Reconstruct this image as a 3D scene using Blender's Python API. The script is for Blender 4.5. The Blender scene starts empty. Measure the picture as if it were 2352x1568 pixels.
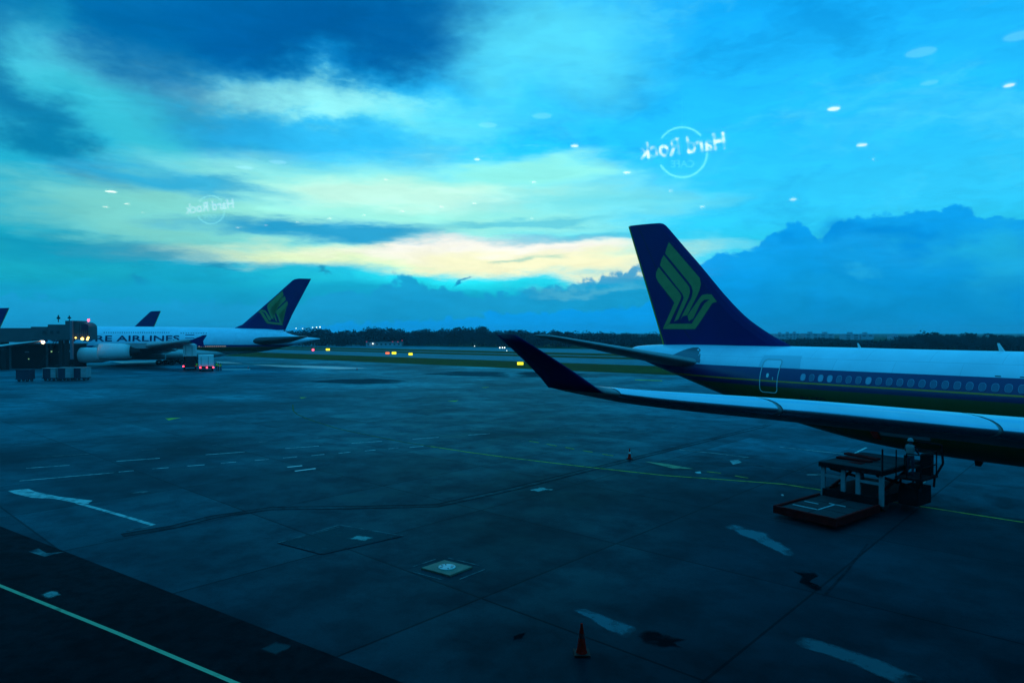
import bpy, bmesh, math, random
from mathutils import Vector, Matrix
R = math.radians
random.seed(7)
sc = bpy.context.scene
C = sc.collection

# ------------------------------------------------------------------ camera
EYE = 8.25
FPX, CX, CY, HZ = 1568.0, 1176.0, 784.0, 765.0
PITCH = math.atan((CY - HZ) / FPX)
cd = bpy.data.cameras.new('camera')
cam = bpy.data.objects.new('camera', cd); C.objects.link(cam)
cam.location = (0, 0, EYE); cam.rotation_euler = (R(90) - PITCH, 0, 0)
cd.sensor_width = 36; cd.lens = 24; cd.clip_start = 0.05; cd.clip_end = 20000
sc.camera = cam

# ------------------------------------------------------------------ colour helpers
def lin(c):
    return tuple((v / 255 / 12.92 if v / 255 <= 0.04045 else ((v / 255 + 0.055) / 1.055) ** 2.4) for v in c) + (1,)

# ------------------------------------------------------------------ view transform
sc.view_settings.view_transform = 'Standard'
sc.view_settings.look = 'None'
sc.view_settings.exposure = 0
sc.view_settings.gamma = 1
sc.view_settings.use_curve_mapping = False
sc.cycles.use_denoising = True
sc.cycles.max_bounces = 4; sc.cycles.diffuse_bounces = 2; sc.cycles.glossy_bounces = 2
sc.cycles.transparent_max_bounces = 16
sc.cycles.volume_bounces = 0

# ------------------------------------------------------------------ dusk sky
SUN_AZ, SUN_EL = math.atan((1090 - CX) / FPX), R(6.5)
world = bpy.data.worlds.new('World'); sc.world = world
world.use_nodes = True
wt = world.node_tree; wt.nodes.clear(); WN = wt.nodes
def wn(t, **k):
    n = WN.new(t)
    for a, b in k.items(): setattr(n, a, b)
    return n
def wl(a, b): wt.links.new(a, b)
def wmath(op, a, b=None, c=None):
    n = wn('ShaderNodeMath', operation=op)
    for i, v in enumerate((a, b, c)):
        if v is None: continue
        if hasattr(v, 'links'): wl(v, n.inputs[i])
        else: n.inputs[i].default_value = v
    return n.outputs[0]
def azel(dx, dy):
    az = math.atan((dx - CX) / FPX)
    return az, math.atan((HZ - dy) / FPX * math.cos(az))

tc = wn('ShaderNodeTexCoord')
sep = wn('ShaderNodeSeparateXYZ'); wl(tc.outputs['Generated'], sep.inputs[0])
AZ = wmath('ARCTAN2', sep.outputs[0], sep.outputs[1])
EL = wmath('ARCSINE', sep.outputs[2])
flat = wn('ShaderNodeCombineXYZ'); wl(AZ, flat.inputs[0]); wl(EL, flat.inputs[1])
def wnoise(vec, sx, sy, detail, rough, seed):
    mp = wn('ShaderNodeMapping'); mp.inputs['Scale'].default_value = (sx, sy, 1); mp.inputs['Location'].default_value = (seed, seed * .37, seed * .71)
    wl(vec, mp.inputs[0])
    n = wn('ShaderNodeTexNoise'); n.inputs['Scale'].default_value = 1; n.inputs['Detail'].default_value = detail; n.inputs['Roughness'].default_value = rough
    wl(mp.outputs[0], n.inputs['Vector'])
    return n
def warped(sx, sy, ax, ay, detail, rough, seed):
    n = wnoise(flat.outputs[0], sx, sy, detail, rough, seed)
    s = wn('ShaderNodeVectorMath', operation='SUBTRACT'); wl(n.outputs['Color'], s.inputs[0]); s.inputs[1].default_value = (.5, .5, .5)
    m = wn('ShaderNodeVectorMath', operation='MULTIPLY'); wl(s.outputs[0], m.inputs[0]); m.inputs[1].default_value = (ax, ay, 0)
    a = wn('ShaderNodeVectorMath', operation='ADD'); wl(flat.outputs[0], a.inputs[0]); wl(m.outputs[0], a.inputs[1])
    return a.outputs[0]
WIDE = warped(5, 10, .27, .15, 6, .62, 3.1)      # big soft cloud masses
STREAK = warped(5.5, 27, .30, .06, 6, .62, 9.4)     # thin layers near the horizon

# clear-air colour by elevation, over the Nishita sky
ramp = wn('ShaderNodeValToRGB'); ramp.color_ramp.interpolation = 'EASE'
mr = wn('ShaderNodeMapRange'); mr.inputs[1].default_value = R(-5); mr.inputs[2].default_value = R(60); wl(EL, mr.inputs[0])
wl(mr.outputs[0], ramp.inputs[0])
stops = [(-5, (8, 110, 165)), (0, (12, 140, 190)), (3, (14, 155, 205)), (6, (40, 190, 225)), (10, (48, 196, 243)), (17, (34, 188, 252)), (26, (16, 168, 246)), (40, (34, 188, 252)), (60, (34, 188, 252))]
els = ramp.color_ramp.elements
while len(els) > 1: els.remove(els[0])
for i, (e, c) in enumerate(stops):
    p = (e + 5) / 65
    el = els[0] if i == 0 else els.new(p)
    el.position = p; el.color = lin(c)
nish = wn('ShaderNodeTexSky', sky_type='NISHITA'); nish.sun_disc = False
nish.sun_elevation = SUN_EL; nish.sun_rotation = SUN_AZ
tint = wn('ShaderNodeMix', data_type='RGBA', blend_type='MULTIPLY'); tint.inputs[0].default_value = 1
wl(nish.outputs[0], tint.inputs[6]); tint.inputs[7].default_value = (.0005, .04, .085, 1)
base = wn('ShaderNodeMix', data_type='RGBA', blend_type='ADD'); base.inputs[0].default_value = .3
wl(ramp.outputs[0], base.inputs[6]); wl(tint.outputs[2], base.inputs[7])
col = base.outputs[2]
def mixin(col, fac, c):
    m = wn('ShaderNodeMix', data_type='RGBA'); wl(col, m.inputs[6]); wl(fac, m.inputs[0])
    m.inputs[7].default_value = lin(c); return m.outputs[2]
def blob(col, x, y, rx, ry, c, k=1.0, rot=0, soft=0.25, vec=None):
    a, e = azel(x, y)
    mp = wn('ShaderNodeMapping', vector_type='TEXTURE')
    mp.inputs['Location'].default_value = (a, e, 0); mp.inputs['Rotation'].default_value = (0, 0, R(rot))
    mp.inputs['Scale'].default_value = (rx / FPX, ry / FPX, 1)
    wl(vec if vec is not None else WIDE, mp.inputs[0])
    ln = wn('ShaderNodeVectorMath', operation='LENGTH'); wl(mp.outputs[0], ln.inputs[0])
    r = wn('ShaderNodeMapRange', interpolation_type='SMOOTHSTEP')
    r.inputs[1].default_value = 1.0 + (1 - soft) * .35; r.inputs[2].default_value = soft; r.inputs[3].default_value = 0; r.inputs[4].default_value = k
    wl(ln.outputs[1], r.inputs[0])
    return mixin(col, r.outputs[0], c)
# wispy cloud everywhere, the same all round the sky
gen = wnoise(WIDE, 3.2, 7.5, 5, .6, 21.0)
g1 = wn('ShaderNodeMapRange', interpolation_type='SMOOTHSTEP'); wl(gen.outputs[0], g1.inputs[0])
g1.inputs[1].default_value = .50; g1.inputs[2].default_value = .72; g1.inputs[4].default_value = .55
col = mixin(col, g1.outputs[0], (92, 226, 255))
g2 = wn('ShaderNodeMapRange', interpolation_type='SMOOTHSTEP'); wl(gen.outputs[0], g2.inputs[0])
g2.inputs[1].default_value = .48; g2.inputs[2].default_value = .28; g2.inputs[4].default_value = .5
col = mixin(col, g2.outputs[0], (4, 138, 212))
# left half greener
col = blob(col, 60, 560, 620, 420, (20, 165, 185), .75, soft=0)
col = blob(col, 150, 300, 420, 200, (40, 180, 210), .4, soft=0)
# pale upper veil
col = blob(col, 1230, 110, 340, 140, (90, 228, 255), .85, soft=.2)
col = blob(col, 620, 235, 620, 72, (100, 232, 255), 1, rot=-2, soft=.4)
col = blob(col, 690, 235, 260, 46, (150, 250, 255), 1, soft=.35)
col = blob(col, 330, 280, 300, 75, (58, 196, 218), .8, rot=-12, soft=.25)
col = blob(col, 760, 325, 330, 50, (46, 194, 254), .9, soft=.3)
# dark cloud deck
col = blob(col, 620, 40, 560, 150, (0, 106, 176), 1, rot=3, soft=.35)
col = blob(col, 330, 110, 330, 110, (0, 108, 172), .85, rot=-28, soft=.15)
col = blob(col, 760, 85, 330, 75, (0, 92, 160), .8, rot=4, soft=.1)
col = blob(col, 110, 80, 110, 70, (28, 160, 200), .6, soft=.1)
col = blob(col, -60, 20, 160, 110, (4, 110, 170), .8, soft=.2)
col = blob(col, 10, 210, 140, 80, (2, 108, 166), .8, rot=-40, soft=.1)
col = blob(col, 150, 360, 180, 52, (4, 124, 172), .85, rot=-32, soft=.15)
# bright gap above the horizon
col = blob(col, 920, 480, 640, 115, (165, 252, 238), 1, rot=1, soft=.4, vec=STREAK)
col = blob(col, 370, 500, 330, 70, (128, 218, 208), .8, rot=-3, soft=.35, vec=STREAK)
col = blob(col, 1230, 395, 230, 36, (150, 252, 244), .95, rot=4, soft=.3, vec=STREAK)
col = blob(col, 960, 450, 330, 40, (200, 255, 238), .95, soft=.4, vec=STREAK)
col = blob(col, 1000, 588, 640, 36, (232, 255, 205), 1, rot=1, soft=.4, vec=STREAK)
col = blob(col, 1110, 574, 400, 34, (255, 255, 244), 1, rot=1, soft=.5, vec=STREAK)
col = blob(col, 1250, 605, 380, 34, (255, 255, 210), 1, rot=-2, soft=.4, vec=STREAK)
col = blob(col, 1330, 470, 330, 32, (110, 226, 240), .6, soft=.1, vec=STREAK)
# blue bars crossing it
col = blob(col, 760, 528, 330, 26, (22, 160, 212), .95, rot=-1, soft=.3, vec=STREAK)
col = blob(col, 1180, 512, 260, 14, (70, 195, 225), .7, rot=2, soft=.2, vec=STREAK)
col = blob(col, 420, 420, 260, 26, (34, 172, 220), .85, rot=-4, soft=.2, vec=STREAK)
col = blob(col, 1330, 545, 240, 12, (60, 190, 225), .7, rot=1, soft=.1, vec=STREAK)
col = blob(col, 200, 570, 260, 32, (14, 150, 186), .8, soft=.2, vec=STREAK)
col = blob(col, 1230, 590, 70, 7, (150, 215, 200), .7, soft=.1, vec=STREAK)
col = blob(col, 490, 615, 70, 8, (30, 150, 190), .85, soft=.2, vec=STREAK)
col = blob(col, 345, 606, 24, 16, (20, 135, 185), .9, soft=.1)
col = blob(col, 715, 612, 18, 6, (30, 150, 190), .9, soft=.1)
# low bank of blue air over the horizon
lowm = wn('ShaderNodeMapRange', interpolation_type='SMOOTHSTEP')
sepS = wn('ShaderNodeSeparateXYZ'); wl(STREAK, sepS.inputs[0]); wl(sepS.outputs[1], lowm.inputs[0])
lowm.inputs[1].default_value = R(4.7); lowm.inputs[2].default_value = R(2.8); lowm.inputs[4].default_value = .92
col = mixin(col, lowm.outputs[0], (20, 164, 206))
lowh = wn('ShaderNodeMapRange', interpolation_type='SMOOTHSTEP'); wl(EL, lowh.inputs[0])
lowh.inputs[1].default_value = R(4); lowh.inputs[2].default_value = R(0); lowh.inputs[4].default_value = .55
col = mixin(col, lowh.outputs[0], (6, 136, 190))
# cumulus banks: a height profile by azimuth, broken up by billows
bill = wnoise(flat.outputs[0], 26, 30, 5, .55, 2.2)
bill2 = wnoise(flat.outputs[0], 75, 85, 3, .5, 5.2)
def bank(col, pts, c_top, c_low, amp, edge=.004, k=1.0):
    lo, hi = -.78, .78
    fc = wn('ShaderNodeFloatCurve'); cv = fc.mapping.curves[0]
    allp = []
    for x, y in pts:
        a, e = azel(x, y)
        if not lo < a < hi: continue
        allp.append(((a - lo) / (hi - lo), e / .5))
    cv.points[0].location = (0, allp[0][1]); cv.points[1].location = (1, allp[-1][1])
    for p in allp: cv.points.new(*p)
    for p in cv.points: p.handle_type = 'VECTOR'
    fc.mapping.use_clip = False; fc.mapping.update()
    m = wn('ShaderNodeMapRange'); wl(AZ, m.inputs[0]); m.inputs[1].default_value = lo; m.inputs[2].default_value = hi
    wl(m.outputs[0], fc.inputs['Value'])
    h = wmath('MULTIPLY', fc.outputs[0], .5)
    # billowed edge
    b = wmath('ABSOLUTE', wmath('SUBTRACT', bill.outputs[0], .5))
    b2 = wmath('ABSOLUTE', wmath('SUBTRACT', bill2.outputs[0], .5))
    h = wmath('ADD', h, wmath('MULTIPLY', wmath('SUBTRACT', b, .10), amp))
    h = wmath('ADD', h, wmath('MULTIPLY', wmath('SUBTRACT', b2, .08), amp * .2))
    d = wmath('SUBTRACT', h, EL)
    f = wn('ShaderNodeMapRange', interpolation_type='SMOOTHSTEP'); wl(d, f.inputs[0])
    f.inputs[1].default_value = -edge; f.inputs[2].default_value = edge; f.inputs[4].default_value = k
    g = wn('ShaderNodeMapRange'); wl(d, g.inputs[0]); g.inputs[1].default_value = 0; g.inputs[2].default_value = .12
    sh = wnoise(WIDE, 9, 14, 5, .6, 8.8)
    gg = wmath('ADD', g.outputs[0], wmath('MULTIPLY', wmath('SUBTRACT', sh.outputs[0], .5), .9))
    cm = wn('ShaderNodeMix', data_type='RGBA'); wl(gg, cm.inputs[0]); cm.inputs[6].default_value = lin(c_top); cm.inputs[7].default_value = lin(c_low)
    o = wn('ShaderNodeMix', data_type='RGBA'); wl(f.outputs[0], o.inputs[0]); wl(col, o.inputs[6]); wl(cm.outputs[2], o.inputs[7])
    return o.outputs[2]
col = bank(col, [(-700, 700), (690, 690), (760, 662), (840, 672), (880, 648), (960, 640), (985, 652), (1010, 655), (1100, 678), (1180, 668), (1230, 660), (1300, 652), (1345, 634), (1385, 640), (1425, 618), (1480, 622), (1540, 650), (1700, 660), (2400, 640), (3500, 690)],
           (26, 160, 212), (14, 150, 204), .08, .004, .9)
col = bank(col, [(-100, 790), (1480, 700), (1540, 655), (1575, 640), (1600, 618), (1625, 596), (1640, 577), (1665, 574), (1690, 580), (1720, 572), (1740, 560), (1758, 540), (1775, 530), (1795, 524), (1815, 508), (1835, 506), (1858, 520), (1868, 545), (1885, 556), (1898, 530), (1912, 512), (1945, 498), (1985, 496), (2010, 488), (2060, 490), (2110, 478), (2150, 482), (2190, 466), (2225, 474), (2245, 496), (2300, 492), (2350, 500)],
           (8, 160, 242), (6, 142, 205), .05, .003, .93)
for x_, y_, rx_, ry_, c_, k_ in ((1830, 545, 46, 30, (4, 146, 226), .7), (1990, 530, 80, 34, (2, 140, 222), .7), (2150, 515, 80, 30, (2, 142, 224), .7), (2260, 560, 90, 50, (34, 184, 226), .55), (1720, 610, 70, 26, (16, 168, 240), .5), (2080, 610, 120, 34, (10, 156, 226), .5), (1900, 680, 160, 30, (16, 158, 220), .45), (2030, 622, 30, 22, (40, 180, 232), .5)):
    col = blob(col, x_, y_, rx_, ry_, c_, k_, soft=.1)
col = blob(col, 1360, 660, 130, 14, (120, 215, 225), .3, soft=0)
col = blob(col, 1030, 628, 20, 9, (20, 140, 195), .9, rot=35, soft=.2)
col = blob(col, 2330, 590, 90, 60, (40, 185, 220), .4, soft=0)
tex = wnoise(STREAK, 14, 40, 4, .62, 31.0)
tx = wn('ShaderNodeMapRange'); wl(tex.outputs[0], tx.inputs[0]); tx.inputs[1].default_value = .3; tx.inputs[2].default_value = .7; tx.inputs[3].default_value = .92; tx.inputs[4].default_value = 1.07
tm = wn('ShaderNodeMix', data_type='RGBA', blend_type='MULTIPLY'); tm.inputs[0].default_value = 1; wl(col, tm.inputs[6]); wl(tx.outputs[0], tm.inputs[7]); col = tm.outputs[2]
bg = wn('ShaderNodeBackground'); wl(col, bg.inputs[0]); bg.inputs[1].default_value = 1.0
wout = wn('ShaderNodeOutputWorld'); wl(bg.outputs[0], wout.inputs[0])

sl = bpy.data.lights.new('sun', 'SUN'); sun = bpy.data.objects.new('sun', sl); C.objects.link(sun)
sl.energy = .03; sl.angle = R(25); sl.color = (1, .86, .62)
sun.rotation_euler = Vector((math.sin(SUN_AZ) * math.cos(SUN_EL), math.cos(SUN_AZ) * math.cos(SUN_EL), math.sin(SUN_EL))).to_track_quat('Z', 'Y').to_euler()

# ------------------------------------------------------------------ geometry helpers
def ray(dx, dy):
    x = (dx - CX) / FPX; v = -(dy - CY) / FPX
    return Vector((x, math.cos(PITCH) + v * math.sin(PITCH), -math.sin(PITCH) + v * math.cos(PITCH)))
def G(dx, dy, z=0.0):
    r = ray(dx, dy); t = (z - EYE) / r.z
    return Vector((r.x * t, r.y * t, z))
def P(dx, dy, Y):
    r = ray(dx, dy); t = Y / r.y
    return Vector((r.x * t, Y, EYE + r.z * t))

MATS = {}
def mat(name, color, rough=.5, metal=0, spec=.16, noise=0, nscale=5, bump=0, emit=None, estr=0, lows=None):
    if name in MATS: return MATS[name]
    m = bpy.data.materials.new(name); m.use_nodes = True
    nt = m.node_tree; b = nt.nodes['Principled BSDF']
    if len(color) == 3: color = tuple(color) + (1,)
    b.inputs['Base Color'].default_value = color
    b.inputs['Roughness'].default_value = rough; b.inputs['Metallic'].default_value = metal
    b.inputs['Specular IOR Level'].default_value = spec
    if noise or bump:
        t = nt.nodes.new('ShaderNodeTexCoord'); n = nt.nodes.new('ShaderNodeTexNoise')
        n.inputs['Scale'].default_value = nscale; n.inputs['Detail'].default_value = 6; n.inputs['Roughness'].default_value = .62
        nt.links.new(t.outputs['Object'], n.inputs['Vector'])
        if noise:
            mr = nt.nodes.new('ShaderNodeMapRange'); nt.links.new(n.outputs[0], mr.inputs[0])
            mr.inputs[1].default_value = .3; mr.inputs[2].default_value = .7; mr.inputs[3].default_value = 1 - noise; mr.inputs[4].default_value = 1 + noise
            mx = nt.nodes.new('ShaderNodeMix'); mx.data_type = 'RGBA'; mx.blend_type = 'MULTIPLY'; mx.inputs[0].default_value = 1
            mx.inputs[6].default_value = color; nt.links.new(mr.outputs[0], mx.inputs[7]); nt.links.new(mx.outputs[2], b.inputs['Base Color'])
        if bump:
            bp = nt.nodes.new('ShaderNodeBump'); bp.inputs['Strength'].default_value = bump; bp.inputs['Distance'].default_value = .05
            nt.links.new(n.outputs[0], bp.inputs['Height']); nt.links.new(bp.outputs[0], b.inputs['Normal'])
    if emit:
        b.inputs['Emission Color'].default_value = tuple(emit) + (1,); b.inputs['Emission Strength'].default_value = estr; m.cycles.emission_sampling = 'NONE' if estr < 6 else 'AUTO'
    MATS[name] = m
    return m

def tag(o, label=None, cat=None, group=None, kind=None):
    if label: o['label'] = label
    if cat: o['category'] = cat
    if group: o['group'] = group
    if kind: o['kind'] = kind
    return o
def obj(name, verts, faces, m, parent=None, smooth=False, midx=None):
    me = bpy.data.meshes.new(name); me.from_pydata([tuple(v) for v in verts], [], faces); me.update()
    for x in (m if isinstance(m, (list, tuple)) else [m]): me.materials.append(x)
    if midx:
        for p, i in zip(me.polygons, midx): p.material_index = i
    if smooth:
        for p in me.polygons: p.use_smooth = True
    o = bpy.data.objects.new(name, me); C.objects.link(o)
    if parent: o.parent = parent
    return o
def empty(name, loc, rz=0):
    o = bpy.data.objects.new(name, None); C.objects.link(o); o.location = loc; o.rotation_euler = (0, 0, rz); o.empty_display_size = .2
    return o
class MB:
    def __init__(s): s.v = []; s.f = []; s.m = []
    def add(s, v, f, mi=0):
        k = len(s.v); s.v += [Vector(x) for x in v]; s.f += [tuple(i + k for i in q) for q in f]; s.m += [mi] * len(f); return s
    def box(s, lo, hi, mi=0, M=None, bev=0):
        (a, b, c), (d, e, g) = lo, hi
        v = [Vector(p) for p in ((a, b, c), (d, b, c), (d, e, c), (a, e, c), (a, b, g), (d, b, g), (d, e, g), (a, e, g))]
        if M is not None: v = [M @ p for p in v]
        return s.add(v, [(0, 3, 2, 1), (4, 5, 6, 7), (0, 1, 5, 4), (1, 2, 6, 5), (2, 3, 7, 6), (3, 0, 4, 7)], mi)
    def tube(s, p, q, r, n=8, r2=None, mi=0):
        p, q = Vector(p), Vector(q); d = (q - p).normalized(); r2 = r if r2 is None else r2
        u = d.orthogonal().normalized(); w = d.cross(u)
        v = [p + (u * math.cos(2 * math.pi * i / n) + w * math.sin(2 * math.pi * i / n)) * r for i in range(n)]
        v += [q + (u * math.cos(2 * math.pi * i / n) + w * math.sin(2 * math.pi * i / n)) * r2 for i in range(n)]
        return s.add(v, [(i, (i + 1) % n, n + (i + 1) % n, n + i) for i in range(n)] + [tuple(range(n))[::-1], tuple(range(n, 2 * n))], mi)
    def path(s, pts, r, n=6, mi=0):
        for a, b in zip(pts, pts[1:]): s.tube(a, b, r, n, mi=mi)
        return s
    def lathe(s, prof, axis_p, axis_d, n=24, mi=0):
        p0 = Vector(axis_p); d = Vector(axis_d).normalized(); u = d.orthogonal().normalized(); w = d.cross(u); v = []
        for t, r in prof:
            for i in range(n):
                a = 2 * math.pi * i / n; v.append(p0 + d * t + (u * math.cos(a) + w * math.sin(a)) * r)
        f = []
        for k in range(len(prof) - 1):
            for i in range(n): f.append((k * n + i, k * n + (i + 1) % n, (k + 1) * n + (i + 1) % n, (k + 1) * n + i))
        return s.add(v, f, mi)
    def build(s, name, m, parent=None, smooth=False):
        return obj(name, s.v, s.f, m, parent, smooth, s.m)
def loft(rings, closed=True, cap=True):
    n = len(rings[0]); v = [p for r in rings for p in r]; f = []
    for k in range(len(rings) - 1):
        for i in range(n if closed else n - 1):
            f.append((k * n + i, k * n + (i + 1) % n, (k + 1) * n + (i + 1) % n, (k + 1) * n + i))
    if cap: f += [tuple(range(n))[::-1], tuple(range((len(rings) - 1) * n, len(rings) * n))]
    return v, f
def copy_tree(o, parent=None, skip=()):
    c = o.copy(); C.objects.link(c)
    if parent: c.parent = parent
    for ch in list(o.children):
        if ch.name.split('.')[0] not in skip: copy_tree(ch, c, skip)
    return c
def interp(tab, x):
    if x <= tab[0][0]: return tab[0][1:]
    for a, b in zip(tab, tab[1:]):
        if x <= b[0]:
            t = (x - a[0]) / (b[0] - a[0]); return tuple(p + (q - p) * t for p, q in zip(a[1:], b[1:]))
    return tab[-1][1:]
def text_mesh(s, bold=0):
    cu = bpy.data.curves.new('t', 'FONT'); cu.body = s; cu.size = 1; cu.offset = bold; cu.resolution_u = 3
    o = bpy.data.objects.new('t', cu); C.objects.link(o)
    dg = bpy.context.evaluated_depsgraph_get(); me = bpy.data.meshes.new_from_object(o.evaluated_get(dg))
    v = [Vector(x.co) for x in me.vertices]; f = [tuple(p.vertices) for p in me.polygons]
    bpy.data.objects.remove(o); bpy.data.curves.remove(cu); bpy.data.meshes.remove(me)
    return v, f

# ------------------------------------------------------------------ ground
# the runway, taxiways and grass run along E_RUN; N_RUN points away from the terminal
E_RUN = Vector((.765, -.644, 0)); N_RUN = Vector((.644, .765, 0))
def band(name, d0, d1, z, m, e0=-1500, e1=1500):
    v = [N_RUN * d + E_RUN * e + Vector((0, 0, z)) for d, e in ((d0, e0), (d0, e1), (d1, e1), (d1, e0))]
    return tag(obj(name, v, [(0, 1, 2, 3)], m), kind='structure')

def ground_mat(name, dark, light, rough, scale, joints=None, rvar=.12, spec=.5, stain=.75, film=0):
    m = bpy.data.materials.new(name); m.use_nodes = True; nt = m.node_tree; N = nt.nodes; L = nt.links.new
    b = N['Principled BSDF']; b.inputs['Specular IOR Level'].default_value = spec
    t = N.new('ShaderNodeTexCoord')
    def nz(s, det, ro, sx=1):
        mp = N.new('ShaderNodeMapping'); mp.inputs['Scale'].default_value = (sx, 1, 1); mp.inputs['Rotation'].default_value = (0, 0, R(40)); L(t.outputs['Object'], mp.inputs[0])
        n = N.new('ShaderNodeTexNoise'); n.inputs['Scale'].default_value = s; n.inputs['Detail'].default_value = det; n.inputs['Roughness'].default_value = ro; L(mp.outputs[0], n.inputs['Vector']); return n.outputs[0]
    big = nz(scale, 8, .62); mid = nz(scale * 9, 6, .7); fine = nz(14, 4, .7); drag = nz(scale * 3, 5, .6, .12)
    def rng(v, a, b_, c, d):
        r = N.new('ShaderNodeMapRange'); L(v, r.inputs[0])
        for i, x in enumerate((a, b_, c, d)): r.inputs[i + 1].default_value = x
        return r.outputs[0]
    def mx(f, a, b_, bt='MIX'):
        x = N.new('ShaderNodeMix'); x.data_type = 'RGBA'; x.blend_type = bt
        if hasattr(f, 'links'): L(f, x.inputs[0])
        else: x.inputs[0].default_value = f
        for s, v in ((6, a), (7, b_)):
            if hasattr(v, 'links'): L(v, x.inputs[s])
            else: x.inputs[s].default_value = v
        return x.outputs[2]
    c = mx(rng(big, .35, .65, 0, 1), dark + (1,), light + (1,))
    c = mx(rng(mid, .42, .62, 0, stain), c, mx(1, c, (.34, .32, .36, 1), 'MULTIPLY'))
    c = mx(rng(drag, .52, .68, 0, .75), c, mx(1, c, (.45, .45, .48, 1), 'MULTIPLY'))
    c = mx(rng(fine, .35, .7, 0, .6), c, mx(1, c, (.6, .6, .6, 1), 'MULTIPLY'))
    if joints:
        mp = N.new('ShaderNodeMapping'); mp.inputs['Rotation'].default_value = (0, 0, R(-47.6)); L(t.outputs['Object'], mp.inputs[0])
        br = N.new('ShaderNodeTexBrick'); br.offset = 0; br.inputs['Scale'].default_value = 1
        br.inputs['Brick Width'].default_value = joints; br.inputs['Row Height'].default_value = joints; br.inputs['Mortar Size'].default_value = .05; br.inputs['Mortar Smooth'].default_value = .3
        br.inputs['Color1'].default_value = (1, 1, 1, 1); br.inputs['Color2'].default_value = (.5, .54, .6, 1); br.inputs['Mortar'].default_value = (.3, .3, .3, 1)
        L(mp.outputs[0], br.inputs['Vector']); c = mx(1, c, br.outputs['Color'], 'MULTIPLY')
    L(c, b.inputs['Base Color']); b.inputs['Roughness'].default_value = .9; b.inputs['Specular IOR Level'].default_value = .02
    if film:
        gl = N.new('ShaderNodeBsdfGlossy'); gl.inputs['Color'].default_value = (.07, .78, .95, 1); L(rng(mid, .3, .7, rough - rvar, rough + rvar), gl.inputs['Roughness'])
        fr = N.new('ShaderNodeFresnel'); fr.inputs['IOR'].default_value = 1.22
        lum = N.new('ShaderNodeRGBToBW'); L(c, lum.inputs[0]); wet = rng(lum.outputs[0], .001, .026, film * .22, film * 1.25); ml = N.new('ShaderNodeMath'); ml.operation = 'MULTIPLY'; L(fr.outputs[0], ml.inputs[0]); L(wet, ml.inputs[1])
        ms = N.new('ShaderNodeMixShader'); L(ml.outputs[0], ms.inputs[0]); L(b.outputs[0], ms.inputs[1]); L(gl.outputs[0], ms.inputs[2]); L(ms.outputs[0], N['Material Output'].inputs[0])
    bp = N.new('ShaderNodeBump'); bp.inputs['Strength'].default_value = .25; bp.inputs['Distance'].default_value = .02; L(fine, bp.inputs['Height']); L(bp.outputs[0], b.inputs['Normal'])
    return m
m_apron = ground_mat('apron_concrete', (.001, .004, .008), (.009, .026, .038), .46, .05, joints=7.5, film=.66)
m_asph = ground_mat('asphalt', (.02, .021, .023), (.034, .035, .037), .5, .05, spec=.4)
m_road = ground_mat('road_asphalt', (.006, .007, .010), (.011, .012, .016), .6, .2, film=.12)
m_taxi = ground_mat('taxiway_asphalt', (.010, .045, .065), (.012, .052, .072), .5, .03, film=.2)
m_grass = ground_mat('grass', (.012, .05, .002), (.03, .085, .004), .9, .06, spec=.05)
m_earth = ground_mat('field_grass', (.012, .045, .006), (.025, .065, .008), .9, .01, spec=.05)

gr = obj('ground', [(-9000, -9000, -.012), (9000, -9000, -.012), (9000, 9000, -.012), (-9000, 9000, -.012)], [(0, 1, 2, 3)], m_earth); tag(gr, kind='structure')
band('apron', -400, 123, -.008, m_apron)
band('grass_strip', 123, 155, -.008, m_grass)
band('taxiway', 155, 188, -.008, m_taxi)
band('grass_strip', 188, 205, -.008, m_grass)
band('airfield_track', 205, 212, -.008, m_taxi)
band('grass_strip', 212, 236, -.008, m_grass)
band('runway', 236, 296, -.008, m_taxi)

def poly_on_ground(name, pts, m, layer=1, parent=None):
    v = [G(*p) for p in pts]
    for p in v: p.z = -.008 + .004 * layer
    o = obj(name, v, [tuple(range(len(v)))], m, parent)
    if o.data.polygons[0].normal.z < 0: o.data.flip_normals()
    return o
def soft_mat(name, color, wear=.5, scale=.8, k=1.0, rough=.55):
    m = bpy.data.materials.new(name); m.use_nodes = True; nt = m.node_tree; b = nt.nodes['Principled BSDF']; L = nt.links.new
    b.inputs['Base Color'].default_value = color + (1,); b.inputs['Roughness'].default_value = rough; b.inputs['Specular IOR Level'].default_value = 0
    at = nt.nodes.new('ShaderNodeAttribute'); at.attribute_name = 'cover'
    t = nt.nodes.new('ShaderNodeTexCoord'); n = nt.nodes.new('ShaderNodeTexNoise'); n.inputs['Scale'].default_value = scale; n.inputs['Detail'].default_value = 9; n.inputs['Roughness'].default_value = .68; L(t.outputs['Object'], n.inputs['Vector'])
    a0 = nt.nodes.new('ShaderNodeMath'); a0.operation = 'MULTIPLY_ADD'; L(n.outputs[0], a0.inputs[0]); a0.inputs[1].default_value = 2.6; a0.inputs[2].default_value = -.8
    a1 = nt.nodes.new('ShaderNodeMath'); a1.operation = 'MULTIPLY_ADD'; L(at.outputs['Fac'], a1.inputs[0]); a1.inputs[1].default_value = .75; L(a0.outputs[0], a1.inputs[2])
    r = nt.nodes.new('ShaderNodeMapRange'); r.interpolation_type = 'SMOOTHSTEP'; L(a1.outputs[0], r.inputs[0]); r.inputs[1].default_value = wear + .25; r.inputs[2].default_value = wear + .95; r.inputs[4].default_value = k
    L(r.outputs[0], b.inputs['Alpha'])
    return m
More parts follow.
